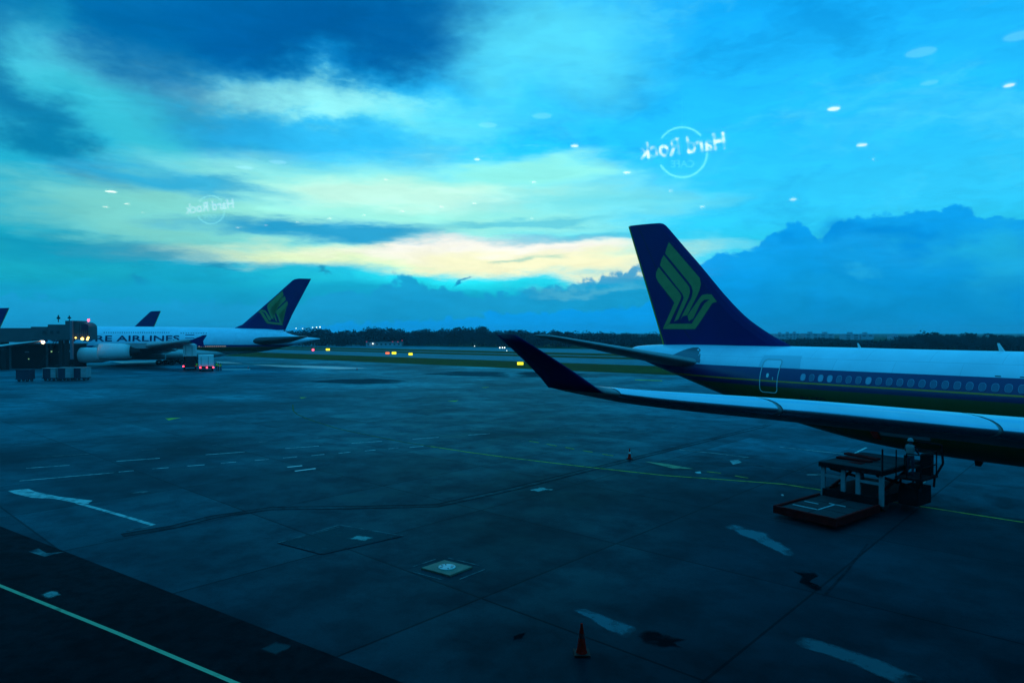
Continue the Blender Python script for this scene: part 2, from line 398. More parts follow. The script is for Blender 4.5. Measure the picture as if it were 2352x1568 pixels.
def soft_patch(name, pts, m, layer=1, inner=.45):
    """a worn or stained area whose cover thins out towards its edge"""
    q = [G(*p) for p in pts]; fine = []
    for a, b in zip(q, q[1:] + q[:1]):
        for k in range(4): fine.append(a.lerp(b, k / 4))
    q = fine; n = len(q); c = sum(q, Vector()) / n; V, F, cov = [], [], []
    for ring, (t, a) in enumerate(((0, 0), (inner * .5, .55), (inner, 1.0))):
        for p in q:
            near = min(q, key=lambda o: (o - p).length if (o - p).dot(c - p) > 0 and (o - p).length > .6 else 1e9)
            v = p.lerp(c, t); v.z = -.008 + .004 * layer; V.append(v); cov.append(a)
    for ring in range(2):
        for i in range(n): F.append((ring * n + i, ring * n + (i + 1) % n, (ring + 1) * n + (i + 1) % n, (ring + 1) * n + i))
    F.append(tuple(range(2 * n, 3 * n)))
    o = obj(name, V, F, m); at = o.data.attributes.new('cover', 'FLOAT', 'POINT')
    for i, a in enumerate(cov): at.data[i].value = a
    o.data.update()
    if o.data.polygons[-1].normal.z < 0: o.data.flip_normals()
    return tag(o, kind='structure')
def line_pts(pts, w):
    """a strip of width w metres on the ground along pixel points"""
    q = [G(*p) for p in pts]; l, r = [], []
    for i, p in enumerate(q):
        d = (q[min(i + 1, len(q) - 1)] - q[max(i - 1, 0)]).normalized(); n = Vector((-d.y, d.x, 0))
        l.append(p + n * w / 2); r.append(p - n * w / 2)
    return l, r
def strip(name, pts, w, m, layer=1, parent=None):
    l, r = line_pts(pts, w); v = l + r; n = len(l)
    for p in v: p.z = -.008 + .004 * layer
    o = obj(name, v, [(n + i, n + i + 1, i + 1, i) for i in range(n - 1)], m, parent)
    return o
def q3(*pts): return [(x / 2.0, 783.7 + y / 2.0) for x, y in pts]
def q4(*pts): return [(1176 + x / 2.0, 783.7 + y / 2.0) for x, y in pts]

def paint(name, color, wear, base=(.012, .05, .065), scale=1.6, rough=.5):
    m = bpy.data.materials.new(name); m.use_nodes = True; nt = m.node_tree; b = nt.nodes['Principled BSDF']
    t = nt.nodes.new('ShaderNodeTexCoord'); n = nt.nodes.new('ShaderNodeTexNoise'); n.inputs['Scale'].default_value = scale; n.inputs['Detail'].default_value = 8; n.inputs['Roughness'].default_value = .7
    nt.links.new(t.outputs['Object'], n.inputs['Vector'])
    r = nt.nodes.new('ShaderNodeMapRange'); r.inputs[1].default_value = wear - .10; r.inputs[2].default_value = wear + .13; nt.links.new(n.outputs[0], r.inputs[0])
    x = nt.nodes.new('ShaderNodeMix'); x.data_type = 'RGBA'; x.inputs[6].default_value = base + (1,); x.inputs[7].default_value = color + (1,)
    nt.links.new(r.outputs[0], x.inputs[0]); nt.links.new(x.outputs[2], b.inputs['Base Color']); b.inputs['Roughness'].default_value = .9; b.inputs['Specular IOR Level'].default_value = 0
    return m
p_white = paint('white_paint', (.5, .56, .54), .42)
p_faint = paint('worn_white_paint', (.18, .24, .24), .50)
p_yellow = paint('yellow_paint', (.6, .46, .08), .40)
p_dimyel = paint('worn_yellow_paint', (.2, .17, .05), .48)
p_patch = paint('pale_patch', (.07, .09, .09), .5, scale=.9)
p_bluepatch = paint('faded_paint', (.15, .165, .175), .5, scale=.55)
p_tar = paint('tar', (.006, .006, .006), .40, base=(.012, .022, .025), scale=.8)
p_stain = paint('oil_stain', (.002, .006, .008), .47, base=(.005, .02, .028), scale=.5)
p_pud = paint('puddle_dark', (.02, .024, .027), .35, base=(.04, .047, .052), scale=.05, rough=.55)

# service road beside the terminal, its edge line
a, b_ = G(200, 1285), G(930, 1568); d = (b_ - a).normalized(); nn = Vector((d.y, -d.x, 0))
if nn.y > 0: nn = -nn
v = [a - d * 160, b_ + d * 60, b_ + d * 60 + nn * 45, a - d * 160 + nn * 45]
for p in v: p.z = -.004
o = obj('service_road', v, [(0, 1, 2, 3)], m_road); tag(o, kind='structure')
if o.data.polygons[0].normal.z < 0: o.data.flip_normals()
tag(strip('road_edge_line', [(-700, 1070), (0, 1344), (270, 1453), (540, 1567), (900, 1720)], .13, paint('edge_line_paint', (.42, .48, .28), .34, base=(.12, .14, .09)), 2), kind='structure')




def rowm(label, segs, w, m, layer=2, name='dash'):
    e = empty('apron_marking', (0, 0, 0)); tag(e, kind='structure')
    for s in segs: strip(name, s, w, m, layer, e)
    return e
rowm('A', [q3(*s) for s in (((120, 582), (320, 568)), ((535, 550), (735, 536)), ((945, 520), (1125, 507)), ((1310, 491), (1465, 480)), ((1615, 468), (1755, 458)), ((1895, 448), (2015, 440)), ((2150, 430), (2250, 423)))], .16, p_white)
rowm('B', [q3(*s) for s in (((160, 531), (410, 516)), ((650, 500), (720, 495)), ((815, 489), (880, 484)), ((975, 476), (1110, 467)), ((1190, 462), (1235, 459)), ((1295, 454), (1350, 449)), ((1415, 446), (1465, 442)), ((1515, 440), (1565, 436)), ((1640, 430), (1700, 426)), ((1790, 419), (1860, 414)), ((1960, 408), (2020, 404)), ((2120, 400), (2190, 396)))], .16, p_faint)
rowm('C', [q3(*s) for s in (((90, 640), (525, 602)), ((545, 599), (615, 593)), ((700, 585), (775, 579)), ((860, 572), (940, 566)), ((1015, 559), (1085, 553)), ((1170, 546), (1235, 541)), ((1300, 535), (1365, 529)), ((1430, 524), (1490, 518)), ((1555, 513), (1610, 508)), ((1675, 503), (1725, 498)), ((1785, 493), (1830, 489)), ((1880, 487), (1945, 481)))], .15, p_white)
rowm('D', [q4(*s) for s in (((0, 462), (120, 450)), ((210, 440), (300, 431)), ((380, 422), (455, 416)), ((560, 410), (640, 402)), ((700, 398), (760, 392)), ((190, 402), (250, 396)), ((330, 390), (395, 384)), ((480, 377), (560, 369)), ((640, 366), (700, 360)))], .16, p_faint)
rowm('E', [q3(*s) for s in (((1320, 577), (1388, 570)), ((1355, 595), (1450, 583)))], .22, mat('bright_paint', (.6, .66, .62), .5, noise=.1))
rowm('F', [q4(*s) for s in (((80, 457), (125, 465)), ((160, 471), (205, 480)), ((245, 486), (285, 494)), ((325, 501), (370, 508)), ((415, 517), (465, 525)), ((895, 597), (960, 605)), ((1025, 617), (1085, 627)))], .14, p_yellow)
lead = q3((1345, 290), (1347, 318), (1365, 335), (1430, 362), (1550, 400), (1700, 432), (1850, 461), (1980, 482))
tag(strip('lead_in_line', lead, .15, p_dimyel, 2), kind='structure')
lead2 = q3((1980, 482), (2150, 508), (2350, 535)) + q4((350, 577), (700, 615), (1050, 640), (1250, 655), (1440, 685), (1800, 745), (2350, 830))
tag(strip('lead_in_line', lead2, .15, p_yellow, 2), kind='structure')
# broad painted stand line, left
e = empty('stand_line', (0, 0, 0)); tag(e, kind='structure')
poly_on_ground('arrow_head', q3((35, 686), (130, 676), (165, 690), (270, 712), (425, 730), (405, 745), (350, 742), (250, 722), (150, 718), (70, 700)), p_white, 2, e)
strip('line', q3((355, 741), (540, 793), (705, 843)), .22, p_white, 2, e)
strip('line', q3((700, 846), (580, 870)), .14, p_faint, 3, e)
tag(poly_on_ground('apron_patch', q3((600, 697), (640, 689), (692, 686), (660, 696)), p_faint, 2), kind='structure')
tag(poly_on_ground('apron_patch', q3((130, 965), (175, 950), (215, 972), (300, 965), (205, 988)), p_faint, 3), kind='structure')
# drain channel with sealed edges
e = empty('drain_channel', (0, 0, 0)); tag(e, kind='structure')
drain = q4((1180, 383), (700, 503), (350, 590), (0, 678)) + q3((2180, 715), (2010, 753), (1630, 762), (1250, 766), (980, 805), (800, 850), (560, 890))
m_gro = mat('sealed_joint', (.002, .009, .013), .9, spec=0, noise=.4, nscale=2)
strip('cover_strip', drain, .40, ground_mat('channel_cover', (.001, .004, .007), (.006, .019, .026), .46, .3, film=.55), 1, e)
l, r = line_pts(drain, .5)
for side in (l, r):
    n = len(side); mbx = MB()
    for i in range(n - 1):
        dd = (side[i + 1] - side[i]).normalized(); w = Vector((-dd.y, dd.x, 0)) * .03
        mbx.add([side[i] - w, side[i + 1] - w, side[i + 1] + w, side[i] + w], [(0, 1, 2, 3)])
    for p in mbx.v: p.z = 0
    mbx.build('joint', m_gro, e)
# L-shaped stand marks and arrow under the wing
e = empty('stand_marking', (0, 0, 0)); tag(e, kind='structure')
strip('line', q4((770, 497), (930, 513), (1095, 534)), .16, p_white, 2, e)
strip('line', q4((1095, 534), (1040, 541)), .2, p_faint, 3, e)
strip('line', q4((1230, 485), (1400, 503), (1560, 520), (1628, 487)), .16, p_white, 2, e)
strip('line', q4((950, 541), (1180, 578), (1450, 612)), .12, p_faint, 2, e)
strip('line', q4((1355, 612), (1450, 612)), .2, p_white, 3, e)
poly_on_ground('arrow', q4((610, 551), (700, 560), (835, 585), (740, 583)), paint('arrow_paint', (.36, .34, .2), .36), 2, e)
poly_on_ground('patch', q4((1000, 548), (1040, 543), (1056, 556), (1015, 566)), p_white, 3, e)
poly_on_ground('patch', q4((840, 600), (865, 596), (870, 606), (850, 608)), p_white, 2, e)
poly_on_ground('patch', q4((1235, 703), (1245, 701), (1250, 709), (1240, 710)), p_white, 2, e)
poly_on_ground('patch', q4((1885, 628), (1905, 626), (1900, 648), (1870, 655)), p_white, 2, e)
# stained, patched and worn areas
SOFT = {'blue': soft_mat('faded_paint_film', (.08, .18, .21), .30, .9, .8), 'tar': soft_mat('tar_film', (.003, .007, .009), .42, 1.2, .75), 'pud': soft_mat('wet_film', (.006, .03, .042), .25, .1, .55, .6), 'pale': soft_mat('pale_film', (.3, .38, .36), .35, 2.5, .8), 'orange_glow': soft_mat('orange_glow_film', (.10, .05, .03), .42, .5, .5), 'slab': soft_mat('slab_film', (.03, .075, .085), .3, 1.2, .7)}  # orange film is mirrored lamp glow painted as colour, no patch uses it
for nm, pts, m, ly in (
    ('road_patch', q3((180, 1160), (245, 1140), (297, 1163), (215, 1184)), 'pale', 2), ('road_patch', q3((1185, 1410), (1265, 1375), (1352, 1396), (1268, 1445)), 'slab', 2),
    ('apron_patch', q4((65, 682), (130, 667), (205, 680), (120, 690)), 'pale', 2),
    ('worn_paint', q4((960, 846), (1000, 836), (1090, 855), (1180, 880), (1230, 915), (1310, 970), (1290, 1000), (1180, 950), (1090, 905), (1030, 880)), 'blue', 2),
    ('worn_paint', q4((260, 1225), (330, 1222), (440, 1260), (585, 1313), (560, 1386), (470, 1350), (380, 1290)), 'blue', 2),
    ('tar_patch', q4((588, 1314), (640, 1316), (740, 1340), (830, 1368), (760, 1388), (820, 1420), (700, 1412), (600, 1396), (562, 1384)), 'tar', 3),
    ('worn_paint', q4((1255, 1388), (1320, 1350), (1500, 1392), (1720, 1470), (1990, 1570), (1820, 1600), (1620, 1510), (1420, 1430)), 'blue', 2),
    ('oil_stain', q4((1250, 1035), (1400, 1045), (1420, 1070), (1360, 1110), (1440, 1140), (1400, 1150), (1310, 1110), (1330, 1075)), 'tar', 2),
    ('oil_stain', q4((0, 1350), (70, 1330), (50, 1365), (0, 1375)), 'tar', 2),
    ('wet_patch', q3((1350, 185), (1500, 172), (1750, 168), (1910, 180), (1850, 192), (1650, 198), (1480, 190)), 'pud', 1),
    ('wet_patch', q3((1910, 150), (2100, 136), (2352, 138), (2352, 168), (2150, 160)), 'pud', 1),
    ('wet_patch', q4((0, 138), (300, 140), (380, 152), (260, 166), (0, 166)), 'pud', 1),
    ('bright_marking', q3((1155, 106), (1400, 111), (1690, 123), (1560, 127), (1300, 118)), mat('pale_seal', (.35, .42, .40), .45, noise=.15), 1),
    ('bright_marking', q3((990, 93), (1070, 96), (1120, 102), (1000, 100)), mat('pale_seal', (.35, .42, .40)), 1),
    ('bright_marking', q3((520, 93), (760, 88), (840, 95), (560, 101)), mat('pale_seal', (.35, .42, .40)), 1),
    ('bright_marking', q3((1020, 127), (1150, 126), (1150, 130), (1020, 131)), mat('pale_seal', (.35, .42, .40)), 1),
    ('yellow_marking', q3((758, 352), (832, 350), (775, 362)), p_yellow, 1),
    ('yellow_marking', q3((1375, 257), (1412, 256), (1385, 262)), p_yellow, 1),
    ('yellow_marking', q3((2055, 274), (2108, 270), (2090, 277)), p_yellow, 1),
    ('yellow_marking', q3((2205, 211), (2250, 209), (2230, 213)), p_yellow, 1),
    ('yellow_marking', q4((410, 223), (520, 230), (600, 237), (560, 239), (420, 228)), p_yellow, 1),
    ('yellow_marking', q4((565, 175), (690, 179), (690, 182), (565, 178)), p_yellow, 1),
    ('yellow_marking', q4((345, 160), (400, 163), (395, 166), (350, 163)), p_faint, 1)):
    if isinstance(m, str): soft_patch(nm, pts, SOFT[m], ly)
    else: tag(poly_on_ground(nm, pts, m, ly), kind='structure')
tag(strip('oil_streak', q4((1632, 930), (1540, 1050), (1430, 1170)), .09, ground_mat('oily_streak', (.001, .003, .005), (.005, .016, .022), .5, .4, film=.4), 2), kind='structure')
# utility pit patch and the manhole beside it
e = empty('pit_cover', (0, 0, 0)); tag(e, kind='structure')
soft_patch('pit_slab', q3((1275, 925), (1560, 842), (1855, 893), (1480, 978)), SOFT['slab'], 1, .2)
for s in (((1275, 925), (1560, 842)), ((1560, 842), (1855, 893)), ((1855, 893), (1480, 978)), ((1480, 978), (1275, 925))): strip('joint', q3(*s), .07, m_gro if s[0][0] > 1470 and s[0][1] > 880 else p_faint, 2, e)
strip('joint', q3((1320, 915), (1560, 850)), .05, p_faint, 2, e)
soft_patch('apron_patch', q3((1590, 905), (1640, 888), (1725, 900), (1680, 917)), SOFT['pale'], 2)
c4 = [G(*p) for p in q3((1935, 1045), (2042, 1009), (2170, 1040), (2066, 1080))]
cen = sum(c4, Vector()) / 4
mh = empty('manhole', cen); tag(mh, 'pale square concrete collar with a bright round manhole cover on the dark apron', 'manhole')
mb = MB(); top = [Vector((p.x - cen.x, p.y - cen.y, .05)) for p in c4]; bot = [Vector((p.x - cen.x, p.y - cen.y, -.01)) * 1.0 for p in c4]
mb.add([*bot, *top], [(4, 5, 6, 7), (0, 1, 5, 4), (1, 2, 6, 5), (2, 3, 7, 6), (3, 0, 4, 7)])
mb.build('collar', mat('collar_concrete', (.16, .16, .12), .7, noise=.2, nscale=3, bump=.2), mh)
mb = MB(); mb.lathe([(0, .30), (.02, .30), (.024, .28), (.024, .001)], (0, 0, .05), (0, 0, 1), 24); mb.build('cover', mat('cover_metal', (.35, .5, .5), .4, noise=.15, nscale=6), mh)
mb = MB()
for k in range(8):
    a_ = k * math.pi / 4 + .3
    if k in (1, 5): continue
    mb.box((-.05, -.02, .074), (.05, .02, .08), M=Matrix.Translation((math.cos(a_) * .2, math.sin(a_) * .2, 0)) @ Matrix.Rotation(a_, 4, 'Z'))
tag(mb.build('cover_lugs', mat('cover_dark', (.04, .04, .04), .6), mh), kind='stuff')
mkl = [cen + (p - cen) * 1.65 for p in c4]
e = empty('collar_outline', (0, 0, 0)); tag(e, kind='structure')
for a, b_ in zip(mkl, mkl[1:] + mkl[:1]):
    dd = (b_ - a).normalized(); w = Vector((-dd.y, dd.x, 0)) * .03
    a2, b2 = a + (b_ - a) * .12, a + (b_ - a) * .8
    v = [a2 - w, b2 - w, b2 + w, a2 + w]
    for p in v: p.z = .0
    o = obj('line', v, [(0, 1, 2, 3)], p_faint, e)

# ------------------------------------------------------------------ the terminal the camera stands in
E_F = Vector((.855, -.518, 0)).normalized(); N_F = Vector((.518, .855, 0)).normalized()
FAC = Matrix(((E_F.x, N_F.x, 0, 0), (E_F.y, N_F.y, 0, 0), (0, 0, 1, 0), (0, 0, 0, 1)))     # local x along facade, y outwards
GL = 1.0                                  # glass one metre in front of the camera
FLOOR_Z, CEIL = EYE - 1.62, EYE + 2.8
m_wall = mat('terminal_cladding', (.09, .09, .095), .6, noise=.15, nscale=.6)
m_in = mat('dark_interior', (.02, .018, .018), .8, noise=.2, nscale=1)
def fbox(name, lo, hi, m):
    mb = MB(); mb.box(lo, hi, M=FAC); o = mb.build(name, m); return tag(o, kind='structure')
fbox('terminal_base_wall', (-60, -26, -.01), (50, GL - .25, FLOOR_Z - .35), m_wall)
fbox('room_floor', (-20, -26, FLOOR_Z - .347), (12, GL - .2, FLOOR_Z), m_in)
fbox('room_ceiling', (-60, -26, CEIL), (50, GL + .4, CEIL + .4), m_in)
fbox('terminal_parapet_wall', (-60, -26, CEIL + .403), (50, GL + .4, CEIL + 14), m_wall)
fbox('room_back_wall', (-20, -26, FLOOR_Z + .003), (12, -25.7, CEIL - .003), m_in)
fbox('room_side_wall', (-60, -26, FLOOR_Z - .34), (-20.003, GL - .2, CEIL - .003), m_wall)
fbox('room_side_wall', (12.003, -26, FLOOR_Z - .34), (50, GL - .2, CEIL - .003), m_wall)
# window: upper glass mirrors the lit room, the lower glass is clear
SPLIT = EYE + .172
def glass(name, mirror):
    m = bpy.data.materials.new(name); m.use_nodes = True; nt = m.node_tree; nt.nodes.clear()
    out = nt.nodes.new('ShaderNodeOutputMaterial'); tr = nt.nodes.new('ShaderNodeBsdfTransparent')
    if mirror:
        gl = nt.nodes.new('ShaderNodeBsdfGlossy'); gl.inputs['Roughness'].default_value = .024; gl.inputs['Color'].default_value = (mirror, mirror, mirror, 1)
        ad = nt.nodes.new('ShaderNodeAddShader'); nt.links.new(tr.outputs[0], ad.inputs[0]); nt.links.new(gl.outputs[0], ad.inputs[1]); nt.links.new(ad.outputs[0], out.inputs[0])
    else: nt.links.new(tr.outputs[0], out.inputs[0])
    return m
m_clear, m_mirror = glass('clear_glass', 0), glass('coated_glass', .3)
def pane(name, z0, z1, inner):
    mb = MB(); mb.box((-19.9, GL, z0), (11.9, GL + .02, z1), M=FAC)
    o = mb.build(name, [m_clear, inner]); o.data.polygons[2].material_index = 1
    return tag(o, kind='structure')
pane('window_pane', SPLIT, CEIL - .003, m_mirror)
pane('window_pane', FLOOR_Z + .003, SPLIT, m_clear)

def mirrored(dx, dy, h=None, Y=None):
    """the lamp behind the camera whose image in the glass shows at photo point dx, dy"""
    r = ray(dx, dy); t = (h / r.z) if h else Y / r.y
    v = Vector((r.x * t, r.y * t, r.z * t)); k = v.dot(N_F) - GL
    return v - N_F * 2 * k + Vector((0, 0, EYE)), t, v
m_rim = mat('lamp_rim', (.3, .3, .3), .4)
LAMPS_BIG = [(1120, 287, 22), (1245, 266, 23), (638, 372, 19), (562, 385, 19), (2115, 120, 28), (2342, 82, 26), (2135, 190, 16)]
LAMPS = [(1320, 335, 11), (1096, 366, 9), (1440, 396, 10), (1540, 438, 6), (1226, 418, 7), (1613, 475, 7), (1915, 250, 15), (1980, 333, 12), (2318, 196, 11), (1822, 458, 9),
         (1089, 467, 6), (1014, 475, 6), (925, 485, 6), (836, 494, 5), (757, 502, 6), (684, 510, 5), (611, 517, 5), (547, 523, 5), (1222, 502, 5), (243, 475, 7), (291, 468, 7), (328, 488, 4), (255, 440, 13), (886, 412, 5), (2006, 366, 4)]
H_C = CEIL - EYE - .03
def lamp(dx, dy, rp, kind):
    p, t, v = mirrored(dx, dy, h=H_C)
    rad = rp / FPX * v.length * .92
    o = empty('ceiling_lamp', p)
    m = mat('pale_diffuser', (.8, .8, .8), .5, emit=(.42, .6, .9), estr=.5) if kind == 'big' else mat('warm_bulb', (.8, .8, .8), .5, emit=(1.0, .72, .55), estr=3.2)
    mb = MB(); mb.lathe([(0, .001), (0, rad)], (0, 0, 0), (0, 0, 1), 20); mb.build('diffuser', m, o)
    mb = MB(); mb.lathe([(-.004, rad), (-.004, rad * 1.12), (.027, rad * 1.12)], (0, 0, 0), (0, 0, 1), 20); mb.build('rim', m_rim, o)
    return o
BIG_L = ['left one of the pale pair high over the centre', 'right one of the high central pale pair, nearest the sign', 'right one of the pale pair at upper left', 'left one of the pale pair at upper left',
         'broad one at upper right below the corner light', 'broadest one cut by the right edge of the glass', 'faintest one under the broad light at upper right']
for (x, y, r_), lb in zip(LAMPS_BIG, BIG_L):
    tag(lamp(x, y, r_, 'big'), 'wide pale reflected ceiling light, ' + lb, 'ceiling light', 'wide pale ceiling lights reflected in the glass')
ORD = ['first', 'second', 'third', 'fourth', 'fifth', 'sixth', 'seventh', 'eighth']
SM_L = {0: 'bright one left of the large neon sign', 1: 'above the pale cloud left of the neon sign', 2: 'just below and left of the large neon sign', 3: 'straight below the large neon sign', 4: 'faint one above the bright cloud gap at the centre', 5: 'above the near tail fin',
        6: 'brightest one right of the large neon sign', 7: 'second brightest, below the brightest at upper right', 8: 'near the right edge under the broad lights', 9: 'just over the tall cloud bank at right', 18: 'lone one below the right end of the far row',
        19: 'warmest one left of the small neon sign', 20: 'small one right beside the warmest at left', 21: 'smallest one below the pair at left', 22: 'flattened one furthest left', 23: 'dim reddish one above the bright cloud', 24: 'dim one at right between two brighter ones'}
for i, (x, y, r_) in enumerate(LAMPS):
    lb = SM_L.get(i) or ORD[17 - i] + ' from the left in the far row over the bright sky'
    tag(lamp(x, y, r_ * .85, 'small'), 'warm reflected spotlight, ' + lb, 'ceiling light', 'small warm ceiling spotlights reflected in the glass')

def neon_sign(dx, dy, Y, rpx, k):
    p, t, v = mirrored(dx, dy, Y=Y)
    vr = Vector((1, 0, 0)); up = Vector((0, 0, 1))
    def M(w): return w - N_F * 2 * w.dot(N_F)
    xr = M(-vr); nr = xr.cross(up)
    o = empty('neon_sign', p); o.matrix_world = Matrix(((xr.x, nr.x, 0, p.x), (xr.y, nr.y, 0, p.y), (xr.z, nr.z, 1, p.z), (0, 0, 0, 1)))
    # children local: x reading direction, y = towards the reader, z up
    s = rpx / FPX * Y
    m_ring = mat('ring_neon' + ('' if k == 1 else '_dim'), (.8, .9, 1), .5, emit=(.3, .8, .9), estr=k * 2.2)
    m_let = mat('letter_neon' + ('' if k == 1 else '_dim'), (.9, .9, 1), .5, emit=(.78, .58, 1.0), estr=k * 2.2)
    if k == 1.0 and not m_let.get('broken'):
        m_let['broken'] = 1; nt = m_let.node_tree; b = nt.nodes['Principled BSDF']; t = nt.nodes.new('ShaderNodeTexCoord'); n = nt.nodes.new('ShaderNodeTexNoise'); n.inputs['Scale'].default_value = 13; n.inputs['Detail'].default_value = 3
        nt.links.new(t.outputs['Object'], n.inputs['Vector']); q = nt.nodes.new('ShaderNodeMapRange'); q.inputs[1].default_value = .44; q.inputs[2].default_value = .6; q.inputs[3].default_value = .25; q.inputs[4].default_value = 4.5; nt.links.new(n.outputs[0], q.inputs[0]); nt.links.new(q.outputs[0], b.inputs['Emission Strength'])
    m_small = mat('small_letter_neon' + ('' if k == 1 else '_dim'), (.9, .9, 1), .5, emit=(.2, .5, .6), estr=k * .9)
    for a0, a1 in ((35, 138), (-150, -2)):
        pts = [Vector((math.cos(R(a0 + (a1 - a0) * i / 24)) * s, 0, math.sin(R(a0 + (a1 - a0) * i / 24)) * s)) for i in range(25)]
        if a0 == -150:
            # mirrored reading: the ring is open at the lower right
            pts = [Vector((-q.x, q.y, q.z)) for q in pts]
        mb = MB(); mb.path(pts, s * .024, 6); mb.build('ring_arc', m_ring, o, smooth=True)
    tv, tf = text_mesh('Hard Rock', .012); w = max(q.x for q in tv); Mx = Matrix.Rotation(R(-4), 2)
    vv = []
    for q in tv:
        x, z = (q.x / w - .5) * 3.5 * s, (q.y - .3) * .95 * s
        c_, s_ = math.cos(R(7)), math.sin(R(7)); x, z = x * c_ + z * s_, -x * s_ + z * c_
        vv.append(Vector((x, .03, z + s * .2)))
    obj('lettering', vv, tf, m_let, o)
    tv, tf = text_mesh('CAFE', 0); w = max(q.x for q in tv)
    obj('small_lettering', [Vector(((q.x / w - .5) * .95 * s, .03, q.y * .4 * s - s * .62)) for q in tv], tf, m_small, o)
    mb = MB(); mb.tube((0, -.01, s), (0, -.01, CEIL - p.z - .005), .006, 6); mb.build('hanger', m_rim, o)
    return o
tag(neon_sign(1567, 350, 8.0, 57, 1.0), 'large round neon cafe sign with slanted lettering mirrored in the glass above the tail', 'neon sign')
tag(neon_sign(484, 482, 12.2, 32, .5), 'smaller distant round neon sign mirrored in the glass at upper left', 'neon sign')

# ------------------------------------------------------------------ airliners
class Frame:
    def __init__(s, x, y, ang):        # ang: heading of the nose in the ground plane
        s.o = Vector((x, y, 0)); s.f = Vector((math.cos(ang), math.sin(ang), 0)); s.l = Vector((-math.sin(ang), math.cos(ang), 0)); s.ang = ang
    def local(s, dx, dy, lat):          # photo point on the vertical plane at lateral offset lat (port +): (x, z)
        r = ray(dx, dy); p0 = s.o + s.l * lat
        t = (p0.dot(s.l)) / Vector((r.x, r.y, 0)).dot(s.l)
        q = r * t; return (q - p0).dot(s.f), EYE + r.z * t
    def world(s, x, y, z): return s.o + s.f * x + s.l * y + Vector((0, 0, z))
def proj(p):
    d = Vector(p) - Vector((0, 0, EYE)); F = Vector((0, math.cos(PITCH), -math.sin(PITCH))); U = Vector((0, math.sin(PITCH), math.cos(PITCH)))
    k = d.dot(F); return CX + FPX * d.x / k, CY - FPX * d.dot(U) / k

def livery(name, stops, rough=.32):
    """paint by height on the fuselage: stops (z, colour) from below"""
    m = bpy.data.materials.new(name); m.use_nodes = True; nt = m.node_tree; b = nt.nodes['Principled BSDF']
    t = nt.nodes.new('ShaderNodeTexCoord'); s = nt.nodes.new('ShaderNodeSeparateXYZ'); nt.links.new(t.outputs['Object'], s.inputs[0])
    r = nt.nodes.new('ShaderNodeMapRange'); r.inputs[2].default_value = 12; nt.links.new(s.outputs[2], r.inputs[0])
    cr = nt.nodes.new('ShaderNodeValToRGB'); cr.color_ramp.interpolation = 'CONSTANT'; nt.links.new(r.outputs[0], cr.inputs[0])
    es = cr.color_ramp.elements
    while len(es) > 1: es.remove(es[0])
    for i, (z, c) in enumerate(stops):
        e = es[0] if i == 0 else es.new(z / 12)
        e.position = z / 12; e.color = tuple(c) + (1,)
    n = nt.nodes.new('ShaderNodeTexNoise'); n.inputs['Scale'].default_value = .8; n.inputs['Detail'].default_value = 6; nt.links.new(t.outputs['Object'], n.inputs['Vector'])
    mr = nt.nodes.new('ShaderNodeMapRange'); mr.inputs[1].default_value = .3; mr.inputs[2].default_value = .7; mr.inputs[3].default_value = .9; mr.inputs[4].default_value = 1.04; nt.links.new(n.outputs[0], mr.inputs[0])
    mx = nt.nodes.new('ShaderNodeMix'); mx.data_type = 'RGBA'; mx.blend_type = 'MULTIPLY'; mx.inputs[0].default_value = 1
    cm = nt.nodes.new('ShaderNodeCombineXYZ'); nt.links.new(s.outputs[0], cm.inputs[0]); nt.links.new(s.outputs[2], cm.inputs[1])
    bk = nt.nodes.new('ShaderNodeTexBrick'); bk.offset = .5; bk.inputs['Scale'].default_value = 1; bk.inputs['Brick Width'].default_value = 3.2; bk.inputs['Row Height'].default_value = 1.35; bk.inputs['Mortar Size'].default_value = .012; bk.inputs['Mortar Smooth'].default_value = .4
    bk.inputs['Color1'].default_value = (1, 1, 1, 1); bk.inputs['Color2'].default_value = (.95, .955, .96, 1); bk.inputs['Mortar'].default_value = (.72, .73, .75, 1); nt.links.new(cm.outputs[0], bk.inputs['Vector'])
    m3 = nt.nodes.new('ShaderNodeMix'); m3.data_type = 'RGBA'; m3.blend_type = 'MULTIPLY'; m3.inputs[0].default_value = 1
    nt.links.new(cr.outputs[0], mx.inputs[6]); nt.links.new(mr.outputs[0], mx.inputs[7]); nt.links.new(mx.outputs[2], m3.inputs[6]); nt.links.new(bk.outputs['Color'], m3.inputs[7]); nt.links.new(m3.outputs[2], b.inputs['Base Color'])
    b.inputs['Roughness'].default_value = rough; b.inputs['Coat Weight'].default_value = .15
    return m
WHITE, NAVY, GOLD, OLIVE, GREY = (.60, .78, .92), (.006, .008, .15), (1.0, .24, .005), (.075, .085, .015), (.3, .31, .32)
m_navy = mat('navy_paint', (.006, .005, .10), .4, noise=.1, nscale=.5)
m_gold = mat('gold_paint', (.29, .25, .09), .45, noise=.1, nscale=2)
m_edge = mat('gold_edge', (.6, .33, .04), .5)
m_wing = mat('wing_grey', (.30, .31, .33), .34, noise=.12, nscale=.7)
m_slat = mat('slat_metal', (.44, .58, .70), .22, metal=.85, noise=.08, nscale=1)
m_dark = mat('dark_paint', (.02, .02, .022), .5)
m_black = mat('rubber', (.012, .012, .012), .8)
m_alloy = mat('gear_metal', (.35, .36, .37), .35, metal=.6)
m_whitep = mat('white_gloss', (.76, .77, .78), .3, spec=.5)

